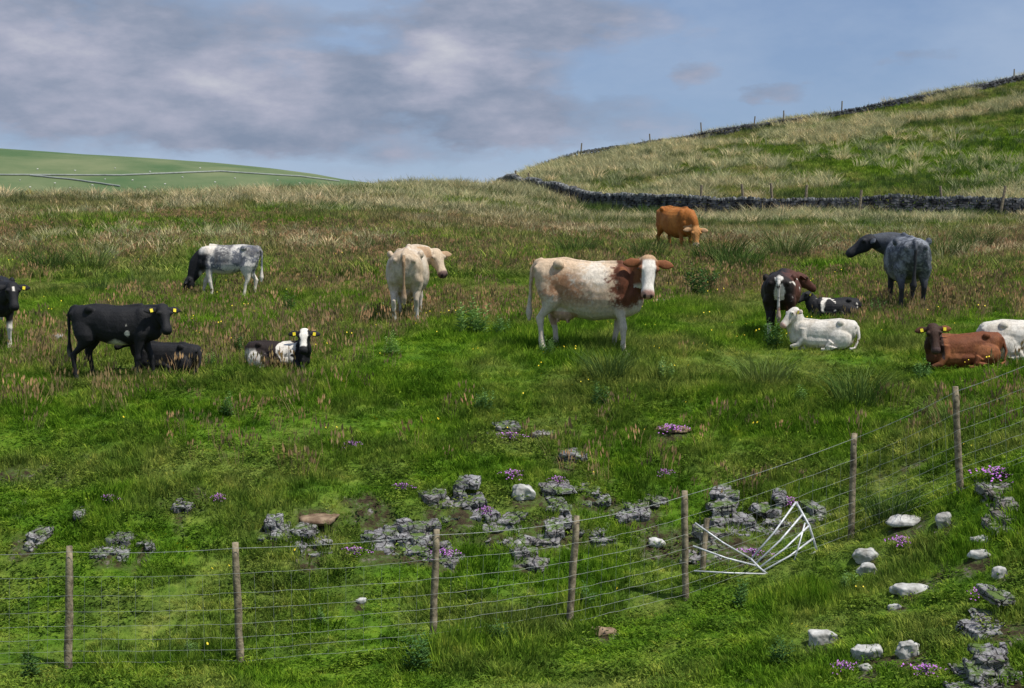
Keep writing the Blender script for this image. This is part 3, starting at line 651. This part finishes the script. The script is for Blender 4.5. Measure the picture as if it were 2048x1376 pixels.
def p_bw(c):
    C=base(c,(.022,.014,.012)); n=c['n1']; C=lerp(C,(.09,.035,.02),sm(-c['z'],-1.0,-.7)*.7)
    C=lerp(C,WHT,sm(n*1.3-(abs(c['x']-.26))*3.0,-.42,-.34)*sm(c['z'],.8,1.0)); C=lerp(C,WHT,sm(-c['x']+n*.9,.42,.52)*(1-sm(c['z'],1.1,1.25))); C=lerp(C,WHT,sm(n-abs(c['z']-.72)*2,.0,.1)*(c['x']>-.1)*(c['x']<.5))
    C=lerp(C,BLK,sm(c['x'],.5,.58)); C=lerp(C,BLK,c['head']); C=lerp(C,(.82,.79,.72),c['head']*sm(-abs(c['hy'])+c['n2']*.03,-.085,-.065)*(1-sm(c['hx'],.38,.42))*(c['hu']>-.06)); C=lerp(C,BLK,c['ear']); return C
def p_rear(c):
    C=base(c,(.014,.009,.008)); n=c['n1']; C=lerp(C,(.085,.03,.018),sm(-c['y']+n*.15,.0,.2)*sm(c['x'],-.78,-.5)); C=lerp(C,(.62,.60,.56),sm(c['n2']*.08-abs(c['y'])+.10,0,.03)*(c['x']<-.74)*sm(c['n3']+c['n2'],-.7,.0)); C=lerp(C,WHT,sm(.48-c['z']+n*.15,0,.06)*sm(-c['x'],.0,.1)); C=lerp(C,WHT,sm(n+c['n2']*.5-abs(c['y']+.27)*3,.0,.15)*(c['x']<.2)*(c['z']>.85)*(c['z']<1.25)); C=lerp(C,(.3,.12,.06),((c['z']>.45)&(c['z']<.75)&(abs(c['y'])<.17)&(c['x']<-.6)).astype(float)*sm(n,-.1,.2)*.6); return C
def p_blotch(c):
    C=base(c,BLK); C=lerp(C,WHT,sm(c['n1']*1.2+c['n2']*.4,.46,.54)*sm(c['z'],.8,.95)); C=lerp(C,WHT,sm(.1-abs(c['x']-.35+c['n1']*.2),0,.05)*sm(c['z'],.9,1.)); return C
def p_white(c):
    C=base(c,(.66,.63,.57)); C=lerp(C,(.52,.47,.39),sm(c['n1']+c['n2']*.5,.0,.5)*.7); C=lerp(C,(.65,.42,.32),c['ear']*.4); return muzzle(c,C,(.6,.38,.32))
def p_brown(c):
    C=base(c,(.17,.052,.018)); C=lerp(C,(.30,.11,.04),sm(c['n1']+c['n2']*.4,-.2,.45)); C=lerp(C,(.05,.022,.014),c['head']); C=lerp(C,(.05,.024,.014),sm(c['x'],.5,.8)*.7); return muzzle(c,C,(.10,.06,.055))
animal('cow','large brown and white cow standing side on with udder, white face turned to camera',1170,703,184,-12,(.90,-.20,1.44),-78,-62,p_central,slim=1.1,udder=True,legoff=(.08,-.10,-.04,.12),headscale=1.15,tail=-.02)
animal('cow','cream beige cow seen from behind with its head turned back to the right',816,643,148,90,(.76,-.48,1.24),-150,-46,p_beige,slim=1.12,wid=1.2,udder=True,legoff=(0,0,.05,-.06),headscale=1.08)
animal('cow','orange tan cow grazing with lowered head, nearest the dark stone wall',1350,508,94,-62,(.96,.02,.80),-24,-66,p_orange,slim=1.12,wid=1.1,legoff=(.05,-.05,0,.05),headscale=1.12)
animal('cow','dark blue grey cow seen from behind, head raised and looking left',1812,620,150,84,(.62,.58,1.30),96,-30,p_grey,slim=1.1,wid=1.22,legoff=(0,.05,.08,-.05),tail=.03,headscale=1.05)
animal('calf','blue roan and white young cow with black head down grazing at left',456,595,106,178,(1.00,.04,.50),14,-68,p_roan,slim=.95,wid=.85,legoff=(.16,-.12,-.06,.14),tail=.04,headscale=1.05)
animal('calf','black calf standing side on in left foreground with yellow ear tag',234,762,152,-4,(.90,-.12,1.34),-54,-52,p_black,slim=.90,wid=.82,tags=(-1,1),legoff=(-.10,.12,-.12,.10),tail=.02,headscale=1.05)
animal('calf','black calf lying down directly behind the standing black calf',334,746,118,165,(.85,.1,.85),30,-30,p_jet,lying=True,slim=.92,wid=.9)
animal('calf','dark brown and white patched calf lying down, white face toward camera, left of centre',556,738,108,-8,(.74,-.12,.98),-78,-50,p_bw,lying=True,slim=.90,wid=.88,tags=(-1,1),headscale=1.25)
animal('calf','black calf with white lower legs standing cut off by the left edge',4,690,134,-70,(.90,.20,1.34),8,-48,p_edge,slim=.96,wid=.9,tags=(1,),headscale=1.08)
animal('calf','dark brown calf with white streaked tail standing seen from behind',1562,676,134,76,(.90,-.30,1.22),-60,-34,p_rear,slim=1.0,wid=1.2,legoff=(0,0,.06,-.05))
animal('calf','black and white calf lying down behind the white calf',1668,638,84,176,(.82,.0,.86),20,-25,p_blotch,lying=True,slim=.88,tags=(1,))
animal('calf','white calf lying down with raised head looking left and a yellow ear tag',1646,696,110,160,(.70,.08,.98),40,-42,p_white,lying=True,slim=.94,wid=.94,tags=(1,),headscale=1.12)
animal('calf','reddish brown calf lying down facing the camera, with yellow ear tags, at right',1930,732,124,176,(.70,.16,.94),86,-58,p_brown,lying=True,slim=.94,wid=.92,tags=(-1,1),headscale=1.22)
animal('cow','white cow lying down cut off by the right edge behind the brown calf',2050,716,146,-6,(1.0,-.05,1.05),-20,-30,p_white,lying=True,slim=.95)
# ---------------------------------------------------------------- plants prototypes
def proto(name,V,Fc,mats,mi=None):
    me=bpy.data.meshes.new(name); me.from_pydata(V,[],Fc); me.update()
    for m in mats: me.materials.append(m)
    if mi: me.polygons.foreach_set('material_index',mi)
    return me
def blades(V,Fc,n,h,spread,w,lean,rg,vh=.35,curl=.5):
    for _ in range(n):
        a=rg.uniform(0,6.283); r=spread*math.sqrt(rg.random()); bx,by=r*math.cos(a),r*math.sin(a); d=a+rg.uniform(-.9,.9); hh=h*rg.uniform(1-vh,1+vh)
        ln=lean*hh*rg.uniform(.3,1.3); dx,dy=math.cos(d),math.sin(d); fa=rg.uniform(0,6.283); wx,wy=math.cos(fa)*w/2,math.sin(fa)*w/2
        k=len(V); mx,my=bx+dx*ln*(.5-.25*curl),by+dy*ln*(.5-.25*curl); tx,ty=bx+dx*ln,by+dy*ln
        V+=[(bx-wx,by-wy,-.02),(bx+wx,by+wy,-.02),(mx-wx*.8,my-wy*.8,hh*.55),(mx+wx*.8,my+wy*.8,hh*.55),(tx,ty,hh*(1-.15*curl*lean))]
        Fc+=[(k,k+1,k+3,k+2),(k+2,k+3,k+4)]
def make_coll(name,ms):
    c=bpy.data.collections.new(name)
    for i,me in enumerate(ms):
        o=bpy.data.objects.new(f'{name}_{i}',me); c.objects.link(o)
    return c
def tufts(name,count,m,**k):
    out=[]
    for i in range(count):
        rg=random.Random(i*13+len(name)); V=[];Fc=[]; blades(V,Fc,rg=rg,**k); out.append(proto(name,V,Fc,[m]))
    return make_coll(name,out)
grassC=tufts('short_grass',4,M['grass'],n=20,h=.065,spread=.085,w=.009,lean=1.0)
midC=tufts('meadow_grass',4,M['grass'],n=24,h=.15,spread=.13,w=.010,lean=.7)
farC=tufts('pasture_grass',4,M['grass'],n=30,h=.26,spread=.30,w=.03,lean=.7)
strawC=tufts('pale_tussock_grass',3,M['straw'],n=40,h=.42,spread=.2,w=.02,lean=.8)
rushC=tufts('dark_rushes',3,M['rush'],n=40,h=.5,spread=.16,w=.014,lean=.4)
ms=[]
for i in range(3):
    rg=random.Random(i); V=[];Fc=[]; blades(V,Fc,9,.30,.12,.005,.35,rg)
    for _ in range(10):
        a=rg.uniform(0,6.28); r=.15*rg.random(); x,y=r*math.cos(a),r*math.sin(a); z=rg.uniform(.18,.34)
        for q in range(2):
            k=len(V); d=rg.uniform(0,3.14); wx,wy=math.cos(d)*.012,math.sin(d)*.012; V+=[(x-wx,y-wy,z),(x,y,z-.04),(x+wx,y+wy,z),(x,y,z+.05)]; Fc.append((k,k+1,k+2,k+3))
    ms.append(proto('seed',V,Fc,[M['seed']]))
seedC=make_coll('seeding_grass',ms)
ms=[]
for i in range(3):
    rg=random.Random(i+50); V=[];Fc=[]
    for _ in range(26):
        a=rg.uniform(0,6.28); r=.11*math.sqrt(rg.random()); z=rg.uniform(.01,.07); x,y=r*math.cos(a),r*math.sin(a); s=rg.uniform(.010,.024); d=rg.uniform(0,6.28); k=len(V)
        t=rg.uniform(-.6,.9)
        V+=[(x,y,z),(x+math.cos(d)*s-math.sin(d)*s*.5,y+math.sin(d)*s+math.cos(d)*s*.5,z+t*s),(x+math.cos(d)*2*s,y+math.sin(d)*2*s,z+t*s*.8),(x+math.cos(d)*s+math.sin(d)*s*.5,y+math.sin(d)*s-math.cos(d)*s*.5,z+t*s)]; Fc.append((k,k+1,k+2,k+3))
    ms.append(proto('herb',V,Fc,[M['moss']]))
herbC=make_coll('low_leafy_herbs',ms)
ms=[]
for i in range(2):
    rg=random.Random(i+90); V=[];Fc=[];mi=[]
    for _ in range(1+i):
        x,y=rg.uniform(-.12,.12),rg.uniform(-.12,.12); z=rg.uniform(.16,.28); k=len(V); V+=[(x-.002,y,0),(x+.002,y,0),(x,y,z)]; Fc.append((k,k+1,k+2)); mi.append(0)
        k=len(V)
        for q in range(6): V.append((x+.011*math.cos(q*1.047),y+.011*math.sin(q*1.047),z+.01*math.cos(q*1.047+2)))
        Fc.append(tuple(range(k,k+6))); mi.append(1)
    ms.append(proto('buttercup',V,Fc,[M['grass'],M['petal']],mi))
butC=make_coll('buttercup_flowers',ms)
def gn(coll):
    t=bpy.data.node_groups.new('scatter_'+coll.name,'GeometryNodeTree')
    t.interface.new_socket('Geometry',in_out='INPUT',socket_type='NodeSocketGeometry'); t.interface.new_socket('Geometry',in_out='OUTPUT',socket_type='NodeSocketGeometry')
    i=t.nodes.new('NodeGroupInput'); o=t.nodes.new('NodeGroupOutput'); ip=t.nodes.new('GeometryNodeInstanceOnPoints'); ci=t.nodes.new('GeometryNodeCollectionInfo')
    ci.inputs['Collection'].default_value=coll; ci.inputs['Separate Children'].default_value=True; ci.inputs['Reset Children'].default_value=True
    def na(nm,tp): n=t.nodes.new('GeometryNodeInputNamedAttribute'); n.data_type=tp; n.inputs['Name'].default_value=nm; return n.outputs['Attribute']
    t.links.new(i.outputs[0],ip.inputs['Points']); t.links.new(ci.outputs[0],ip.inputs['Instance']); ip.inputs['Pick Instance'].default_value=True
    t.links.new(na('idx','INT'),ip.inputs['Instance Index']); t.links.new(na('rot','FLOAT_VECTOR'),ip.inputs['Rotation']); t.links.new(na('scl','FLOAT_VECTOR'),ip.inputs['Scale'])
    t.links.new(ip.outputs[0],o.inputs[0]); return t
def scatter(name,label,cat,coll,x,y,s,hs=None,tilt=.2):
    z=height(x,y); n=len(x); me=bpy.data.meshes.new(name); me.vertices.add(n); me.vertices.foreach_set('co',np.stack([x,y,z-.005],1).astype(np.float32).ravel())
    if hs is None: hs=s
    a=me.attributes.new('scl','FLOAT_VECTOR','POINT'); a.data.foreach_set('vector',np.stack([s,s,hs],1).astype(np.float32).ravel())
    a=me.attributes.new('rot','FLOAT_VECTOR','POINT'); a.data.foreach_set('vector',np.stack([RNG.uniform(-tilt,tilt,n),RNG.uniform(-tilt,tilt,n),RNG.uniform(0,6.28,n)],1).astype(np.float32).ravel())
    a=me.attributes.new('idx','INT','POINT'); a.data.foreach_set('value',RNG.integers(0,len(coll.objects),n).astype(np.int32))
    o=bpy.data.objects.new(name,me); COL.objects.link(o); md=o.modifiers.new('scatter','NODES'); md.node_group=gn(coll); tag(o,label,cat,kind='stuff'); return o
def pts(y0,y1,dens,um=.40):
    area=um*(y1*y1-y0*y0); n=int(area*dens); y=np.sqrt(RNG.uniform(y0*y0,y1*y1,n)); u=RNG.uniform(-um,um,n); return u*y,y
x,y=pts(11.2,20.5,270); sk=soilmask(x,y); k=RNG.random(len(x))>sk*.97; x,y=x[k],y[k]
q=n2(x,y,.9,3,12.); s=RNG.uniform(.6,1.25,len(x))*(1+.45*q); hs=s*np.clip(.85+2.4*n2(x,y,1.3,3,22.)+.6*(np.clip((y-18)/3,0,1)),.3,2.6)
hs=hs*np.where((y<15.2)&(n2(x,y,.6,2,31.)>.10),1.6,1)
scatter('bank_grass','short grazed green grass covering the rocky bank','grass',grassC,x,y,s,hs)
x,y=pts(11.2,21,44); sk=soilmask(x,y); k=(RNG.random(len(x))>sk*.6)&(n2(x,y,1.2,3,41.)>-.05); x,y=x[k],y[k]
scatter('bank_herbs','low leafy herbs and moss among the bank grass','herbs',herbC,x,y,RNG.uniform(.6,1.5,len(x)))
x,y=pts(20,34,100); q=n2(x,y,.6,3,14.); s=RNG.uniform(.6,1.2,len(x)); scatter('meadow_grass','green meadow grass around the cattle','grass',midC,x,y,s*(1+.2*q),s*np.clip(.75+1.6*q,.3,2.0))
x,y=pts(33.5,75,12); q=n2(x,y,.25,3,15.); s=RNG.uniform(.7,1.3,len(x)); scatter('upper_pasture_grass','rough grass on the slope above the cattle','grass',farC,x,y,s,s*np.clip(.9+1.1*q,.4,1.9))
x,y=pts(74,212,3.5); q=n2(x,y,.1,3,16.); s=RNG.uniform(.9,2.0,len(x)); scatter('ridge_grass','rough grass on the ridge and the right hill','grass',farC,x,y,s,s*np.clip(.8+.8*q,.35,1.5))
x,y=pts(17.0,60,13); q=n2(x,y,.22,3,17.); k=RNG.random(len(x))<np.clip(.28+q*2.0+(y-20)*.025,0,1); x,y=x[k],y[k]; s=RNG.uniform(.6,1.15,len(x)); scatter('seeding_grass','brown seeding grass stalks through the meadow','grass',seedC,x,y,s*1.1,s)
x,y=pts(33,212,2.6); q=n2(x,y,.10,3,18.)+.35*n2(x,y,.4,2,19.); u=x/y*F+1024
bright=((x>28)&(y>108)&(y<162))
k=(RNG.random(len(x))<np.clip(q*3.2+np.where((u>1030)&(y>100),.32,.0)+np.where((y>40)&(y<110),.10,0),0,1)*np.where(bright,.12,1)); x,y=x[k],y[k]
s=RNG.uniform(.7,1.7,len(x))*np.clip(y/70,.7,1.9); scatter('pale_tussocks','pale straw coloured tussock grass on the slopes','grass',strawC,x,y,s,s*.9)
x,y=pts(30,200,1.4); q=n2(x,y,.12,3,28.); k=(q>.08); x,y=x[k],y[k]; s=RNG.uniform(.7,1.4,len(x))*np.clip(y/60,.8,1.6); scatter('dark_rushes','dark green rush beds on the upper slopes','rushes',rushC,x,y,s,s*.75)
x,y=pts(13,38,3.4); q=n2(x,y,.5,2,38.); k=RNG.random(len(x))<np.clip(.25+q*1.6,0,1)*np.where(y<18,.45,1); x,y=x[k],y[k]; s=RNG.uniform(.7,1.2,len(x)); scatter('buttercups','small yellow buttercups dotted through the meadow','flowers',butC,x,y,s*.9,s)
# ---------------------------------------------------------------- individual plants
def thistle(seed):
    rg=random.Random(seed); V=[];Fc=[]
    for st in range(rg.randint(6,9)):
        bx,by=rg.uniform(-.16,.16),rg.uniform(-.14,.14); hh=rg.uniform(.35,.62); lx,ly=rg.uniform(-.1,.1),rg.uniform(-.1,.1)
        k=len(V); V+=[(bx-.007,by,0),(bx+.007,by,0),(bx+lx,by+ly,hh)]; Fc.append((k,k+1,k+2))
        for j in range(22):
            t=.08+.9*j/22; x,y,z=bx+lx*t,by+ly*t,hh*t; a=j*2.4+rg.uniform(-.3,.3); L=.16*(1-.55*t)*rg.uniform(.7,1.2); w=L*.2; u_=rg.uniform(.2,.7)
            dx,dy=math.cos(a),math.sin(a); k=len(V)
            V+=[(x,y,z),(x+dx*L*.45-dy*w,y+dy*L*.45+dx*w,z+L*u_*.6),(x+dx*L,y+dy*L,z+L*u_*.7),(x+dx*L*.45+dy*w,y+dy*L*.45-dx*w,z+L*u_*.6)]; Fc.append((k,k+1,k+2,k+3))
    return proto('thistle_plant',V,Fc,[M['thistle']])
tm=[thistle(i) for i in range(4)]
TL=[(945,672,84,'tallest leafy thistle clump, in the meadow left of the brown and white cow'),(1000,676,50,'small thistle just right of the tallest thistle clump'),(905,642,40,'small thistle just right of the beige cow hind legs'),(1395,600,76,'leafy thistle clump behind the brown and white cow head'),(1425,584,54,'thistle just right of the clump behind the cow head'),(1090,714,44,'thistle under the udder of the brown and white cow'),(785,710,48,'thistle below the beige cow'),(1195,818,56,'thistle in the short grass under the brown and white cow front legs'),(965,825,50,'thistle in the short grass well below the tallest thistle clump'),(575,624,44,'thistle between the roan grazing calf and the beige cow'),(458,830,46,'thistle below the standing black calf on the right'),(830,1345,88,'big leafy thistle at the foot of the third fence post'),(996,1290,54,'leafy thistle right of the third fence post'),(1172,1222,64,'leafy thistle right of the fourth fence post'),(1485,1218,64,'leafy herb clump below the bent gate'),(1545,694,58,'thistle at the feet of the dark calf seen from behind'),(1330,762,48,'thistle right of the brown and white cow front legs'),(1850,764,50,'thistle below the reddish brown lying calf'),(1600,812,44,'thistle in the grass below the white lying calf'),(480,706,40,'thistle close beside the dark patched lying calf'),(735,644,38,'thistle left of the beige cow'),(420,740,44,'thistle between the black lying calf and the patched lying calf'),(640,1250,36,'low thistle between second and third fence posts'),(1700,1192,54,'leafy clump below the two touching white boulders'),(1755,634,40,'thistle in front of the dark blue grey cow'),(1560,1332,64,'leafy plant left of the rounded white boulders at the bottom'),(60,1356,64,'leafy plant in the bottom left corner'),(380,1320,40,'low thistle left of the second fence post foot')]
for i,(px,row,hp,l) in enumerate(TL):
    q=at(px,row); o=bpy.data.objects.new('thistle_plant',tm[i%4]); COL.objects.link(o); o.location=q; s=hp*q.y/F/.58; o.scale=(s,s,s); o.rotation_euler=(0,0,i*1.3); tag(o,l,'thistle','thistles in the meadow')
def rushm(seed,m):
    rg=random.Random(seed); V=[];Fc=[]; blades(V,Fc,220,.5,.26,.011,.85,rg,.4); return proto('rush_tussock',V,Fc,[m])
rm=[rushm(i,M['rush']) for i in range(3)]
RL=[(1530,772,64,'rush tussock below the white lying calf'),(1715,808,70,'dark rush tussock left of the last fence post'),(1215,760,56,'rush tussock right under the brown and white cow'),(1150,522,48,'rush tussock above the back of the brown and white cow'),(1440,535,60,'rush tussock right of the orange cow, farther down'),(1575,522,60,'dark rush tussock midway between orange cow and blue grey cow'),(1480,545,54,'rush tussock above the dark calf seen from behind, to the left'),(1890,522,50,'rush tussock right of the blue grey cow'),(180,542,50,'brownish rush tussock above the standing black calf'),(95,548,50,'rush tussock above the calf at the left edge'),(620,446,36,'flat dark rush tussock on the upper slope, left of centre'),(90,436,28,'dark rush tussock on the upper slope at far left'),(1950,502,44,'rush tussock near the right edge under the stone wall'),(1290,524,46,'rush tussock below the orange cow, left'),(1900,852,54,'tussock behind the last fence post'),(1780,1040,64,'bright tussock beside the sixth fence post foot')]
for i,(px,row,hp,l) in enumerate(RL):
    q=at(px,row); o=bpy.data.objects.new('rush_tussock',rm[i%3]); COL.objects.link(o); o.location=q; s=hp*q.y/F/.5; o.scale=(s*1.2,s*1.2,s); o.rotation_euler=(0,0,i); tag(o,l,'rush tussock','rush tussocks')
def thyme(seed):
    rg=random.Random(seed); V=[];Fc=[];mi=[]
    for _ in range(260):
        a=rg.uniform(0,6.28); r=min(1.1,abs(rg.gauss(0,.5)))*(1+.3*math.sin(a*3+seed)); x,y=r*math.cos(a)*1.0,r*math.sin(a)*.7; z=rg.uniform(.05,.42)*max(.25,1-r*r*.5); s=rg.uniform(.035,.075); d=rg.uniform(0,6.28); k=len(V); cx,cy=math.cos(d)*s,math.sin(d)*s
        V+=[(x-cx,y-cy,z),(x+cy*.8,y-cx*.8,z+s*.3),(x+cx,y+cy,z+s*.9),(x-cy*.8,y+cx*.8,z+s*.7)]; Fc.append((k,k+1,k+2,k+3)); mi.append(1 if rg.random()<.66 else 0)
    return proto('thyme_clump',V,Fc,[M['moss'],M['purple']],mi)
ym=[thyme(i) for i in range(3)]
for i,(px,row,w,l) in enumerate([(1028,958,50,'purple thyme clump above the white rock'),(1022,880,44,'purple thyme on the highest small outcrop'),(888,1118,50,'purple thyme on the ledge behind the third fence post'),(974,1032,32,'purple thyme right of the blocky outcrop'),(1850,1352,70,'largest bright purple thyme clump near the bottom right corner'),(1688,1346,48,'dull purple thyme left of the middle bottom boulder'),(1992,958,80,'wide purple thyme bed at the right edge by the last post'),(1505,1116,52,'purple thyme under the bent gate'),(1345,866,50,'purple thyme on the brown scrape high on the bank'),(1580,1012,40,'purple thyme behind the top of the bent gate'),(222,1006,30,'small purple thyme patch above the left pale outcrop'),(705,898,30,'small purple thyme patch alone high on the bank, centre left'),(1116,970,36,'purple thyme above the stepped grey rock'),(806,984,34,'small purple thyme patch left of the narrow upright rock'),(1962,1198,48,'faded purple thyme above the tall cracked outcrop'),(1800,1094,48,'faded purple thyme below the long flat slab'),(712,1112,44,'purple thyme between two outcrops left of the third post'),(1330,956,28,'little purple thyme patch above the fifth fence post'),(440,1006,28,'little purple thyme patch in upper left bank')]):
    q=at(px,row)+Vector((0,-.03,.035)); o=bpy.data.objects.new('thyme_clump',ym[i%3]); COL.objects.link(o); o.location=q; s=w*q.y/F*.62; o.scale=(s,s,max(s*.8,.18)); o.rotation_euler=(.25,0,0); tag(o,l,'flowers','thyme clumps on the rocks')
# ---------------------------------------------------------------- world
W=bpy.data.worlds.new('World'); SC.world=W; W.use_nodes=True; nt=W.node_tree; nt.nodes.clear()
sun=Vector((.42,-.22,.86)).normalized(); el=math.asin(sun.z); az=math.atan2(sun.x,sun.y)
out=nt.nodes.new('ShaderNodeOutputWorld'); bg=nt.nodes.new('ShaderNodeBackground'); lk(nt,bg.outputs[0],out.inputs[0]); bg.inputs[1].default_value=.11
sky=nt.nodes.new('ShaderNodeTexSky'); sky.sky_type='NISHITA'; sky.sun_disc=False; sky.sun_elevation=el; sky.sun_rotation=az
gen=nt.nodes.new('ShaderNodeTexCoord').outputs['Generated']
mp=nt.nodes.new('ShaderNodeMapping'); mp.inputs['Scale'].default_value=(1,1,2.5); mp.inputs['Location'].default_value=(.3,.1,.2); lk(nt,gen,mp.inputs[0])
wn=nt.nodes.new('ShaderNodeTexNoise'); wn.inputs['Scale'].default_value=16; wn.inputs['Detail'].default_value=7; wn.inputs['Roughness'].default_value=.6; lk(nt,mp.outputs[0],wn.inputs['Vector'])
ws=nt.nodes.new('ShaderNodeVectorMath'); ws.operation='SUBTRACT'; lk(nt,wn.outputs['Color'],ws.inputs[0]); ws.inputs[1].default_value=(.5,.5,.5)
wm=nt.nodes.new('ShaderNodeVectorMath'); wm.operation='MULTIPLY_ADD'; lk(nt,ws.outputs[0],wm.inputs[0]); wm.inputs[1].default_value=(.085,0,.04); lk(nt,gen,wm.inputs[2])
sp=nt.nodes.new('ShaderNodeSeparateXYZ'); lk(nt,wm.outputs[0],sp.inputs[0]); X_,Z_=sp.outputs[0],sp.outputs[2]
n1=noise(nt,mp.outputs[0],8,10,.56); n2_=noise(nt,mp.outputs[0],17,11,.58); n3=noise(nt,mp.outputs[0],5.,8,.6)
def blob(px,row,rx,ry):
    cx=(px-1024)/F; cz=(H0-row)/F; l=math.sqrt(1+cx*cx+cz*cz); cx/=l; cz/=l
    a=math_(nt,'POWER',math_(nt,'ABSOLUTE',math_(nt,'DIVIDE',math_(nt,'SUBTRACT',X_,cx),rx/F)),2.); b=math_(nt,'POWER',math_(nt,'ABSOLUTE',math_(nt,'DIVIDE',math_(nt,'SUBTRACT',Z_,cz),ry/F)),2.)
    return math_(nt,'MAXIMUM',math_(nt,'SUBTRACT',1.,math_(nt,'ADD',a,b)),0.)
acc=None
for b,w in (((60,120,380,150),.36),((430,190,460,120),.42),((900,170,300,110),.42),((1030,40,360,60),.46),((1140,240,340,70),.42),((700,280,420,50),.26),((1375,148,80,44),.42),((1850,120,130,40),.40),((1555,195,76,26),.36),((300,20,440,70),.30),((200,290,300,40),.16)):
    t=math_(nt,'MULTIPLY',blob(*b),w); acc=t if acc is None else math_(nt,'ADD',acc,t)
side=mrange(nt,X_,-.36,.36,.08,-.10)
dens=math_(nt,'ADD',math_(nt,'ADD',math_(nt,'MULTIPLY_ADD',n1,1.1,math_(nt,'MULTIPLY',n2_,.55)),acc),side)
mask=mrange(nt,dens,.86,1.18)
lit=blob(900,140,150,80); lit2=blob(260,170,360,90); lit3=blob(520,150,180,70); lit5=blob(90,80,150,70)
lv=math_(nt,'ADD',math_(nt,'MULTIPLY',lit,.26),math_(nt,'ADD',math_(nt,'MULTIPLY',lit2,.10),math_(nt,'MULTIPLY',lit3,.13)))
lv=math_(nt,'ADD',lv,math_(nt,'MULTIPLY',lit5,.14))
cl=ramp(nt,math_(nt,'ADD',n2_,lv),[(.34,(2.1,2.6,3.6)),(.5,(2.7,3.1,4.1)),(.70,(3.7,3.9,4.9)),(.95,(5.2,5.3,5.9))])
skyc=mix(nt,1.,sky.outputs[0],(.66,.75,.93),'MULTIPLY')
thin=mix(nt,mrange(nt,n3,.36,.62,.3,.7),skyc,(3.6,4.5,6.0))
hzn=mrange(nt,Z_,.115,.075,0,.6)
thin=mix(nt,hzn,thin,(4.5,5.3,6.7))
fin=mix(nt,math_(nt,'MULTIPLY',mask,mrange(nt,Z_,.082,.105,.35,1)),thin,cl); lk(nt,fin,bg.inputs[0])
sl=bpy.data.lights.new('sun','SUN'); sl.energy=5.0; sl.angle=math.radians(.5); sl.color=(1,.96,.88); so=bpy.data.objects.new('sun',sl); COL.objects.link(so); so.rotation_euler=sun.to_track_quat('Z','Y').to_euler()
# ---------------------------------------------------------------- camera
cd=bpy.data.cameras.new('camera'); cd.sensor_width=36; cd.lens=36*F/2048; cd.clip_end=9000; cd.clip_start=.1
co_=bpy.data.objects.new('camera',cd); COL.objects.link(co_); co_.location=(0,0,0); co_.rotation_euler=(math.pi/2-TH,0,0); SC.camera=co_
SC.view_settings.view_transform='Standard'; SC.view_settings.look='None'; SC.view_settings.exposure=0
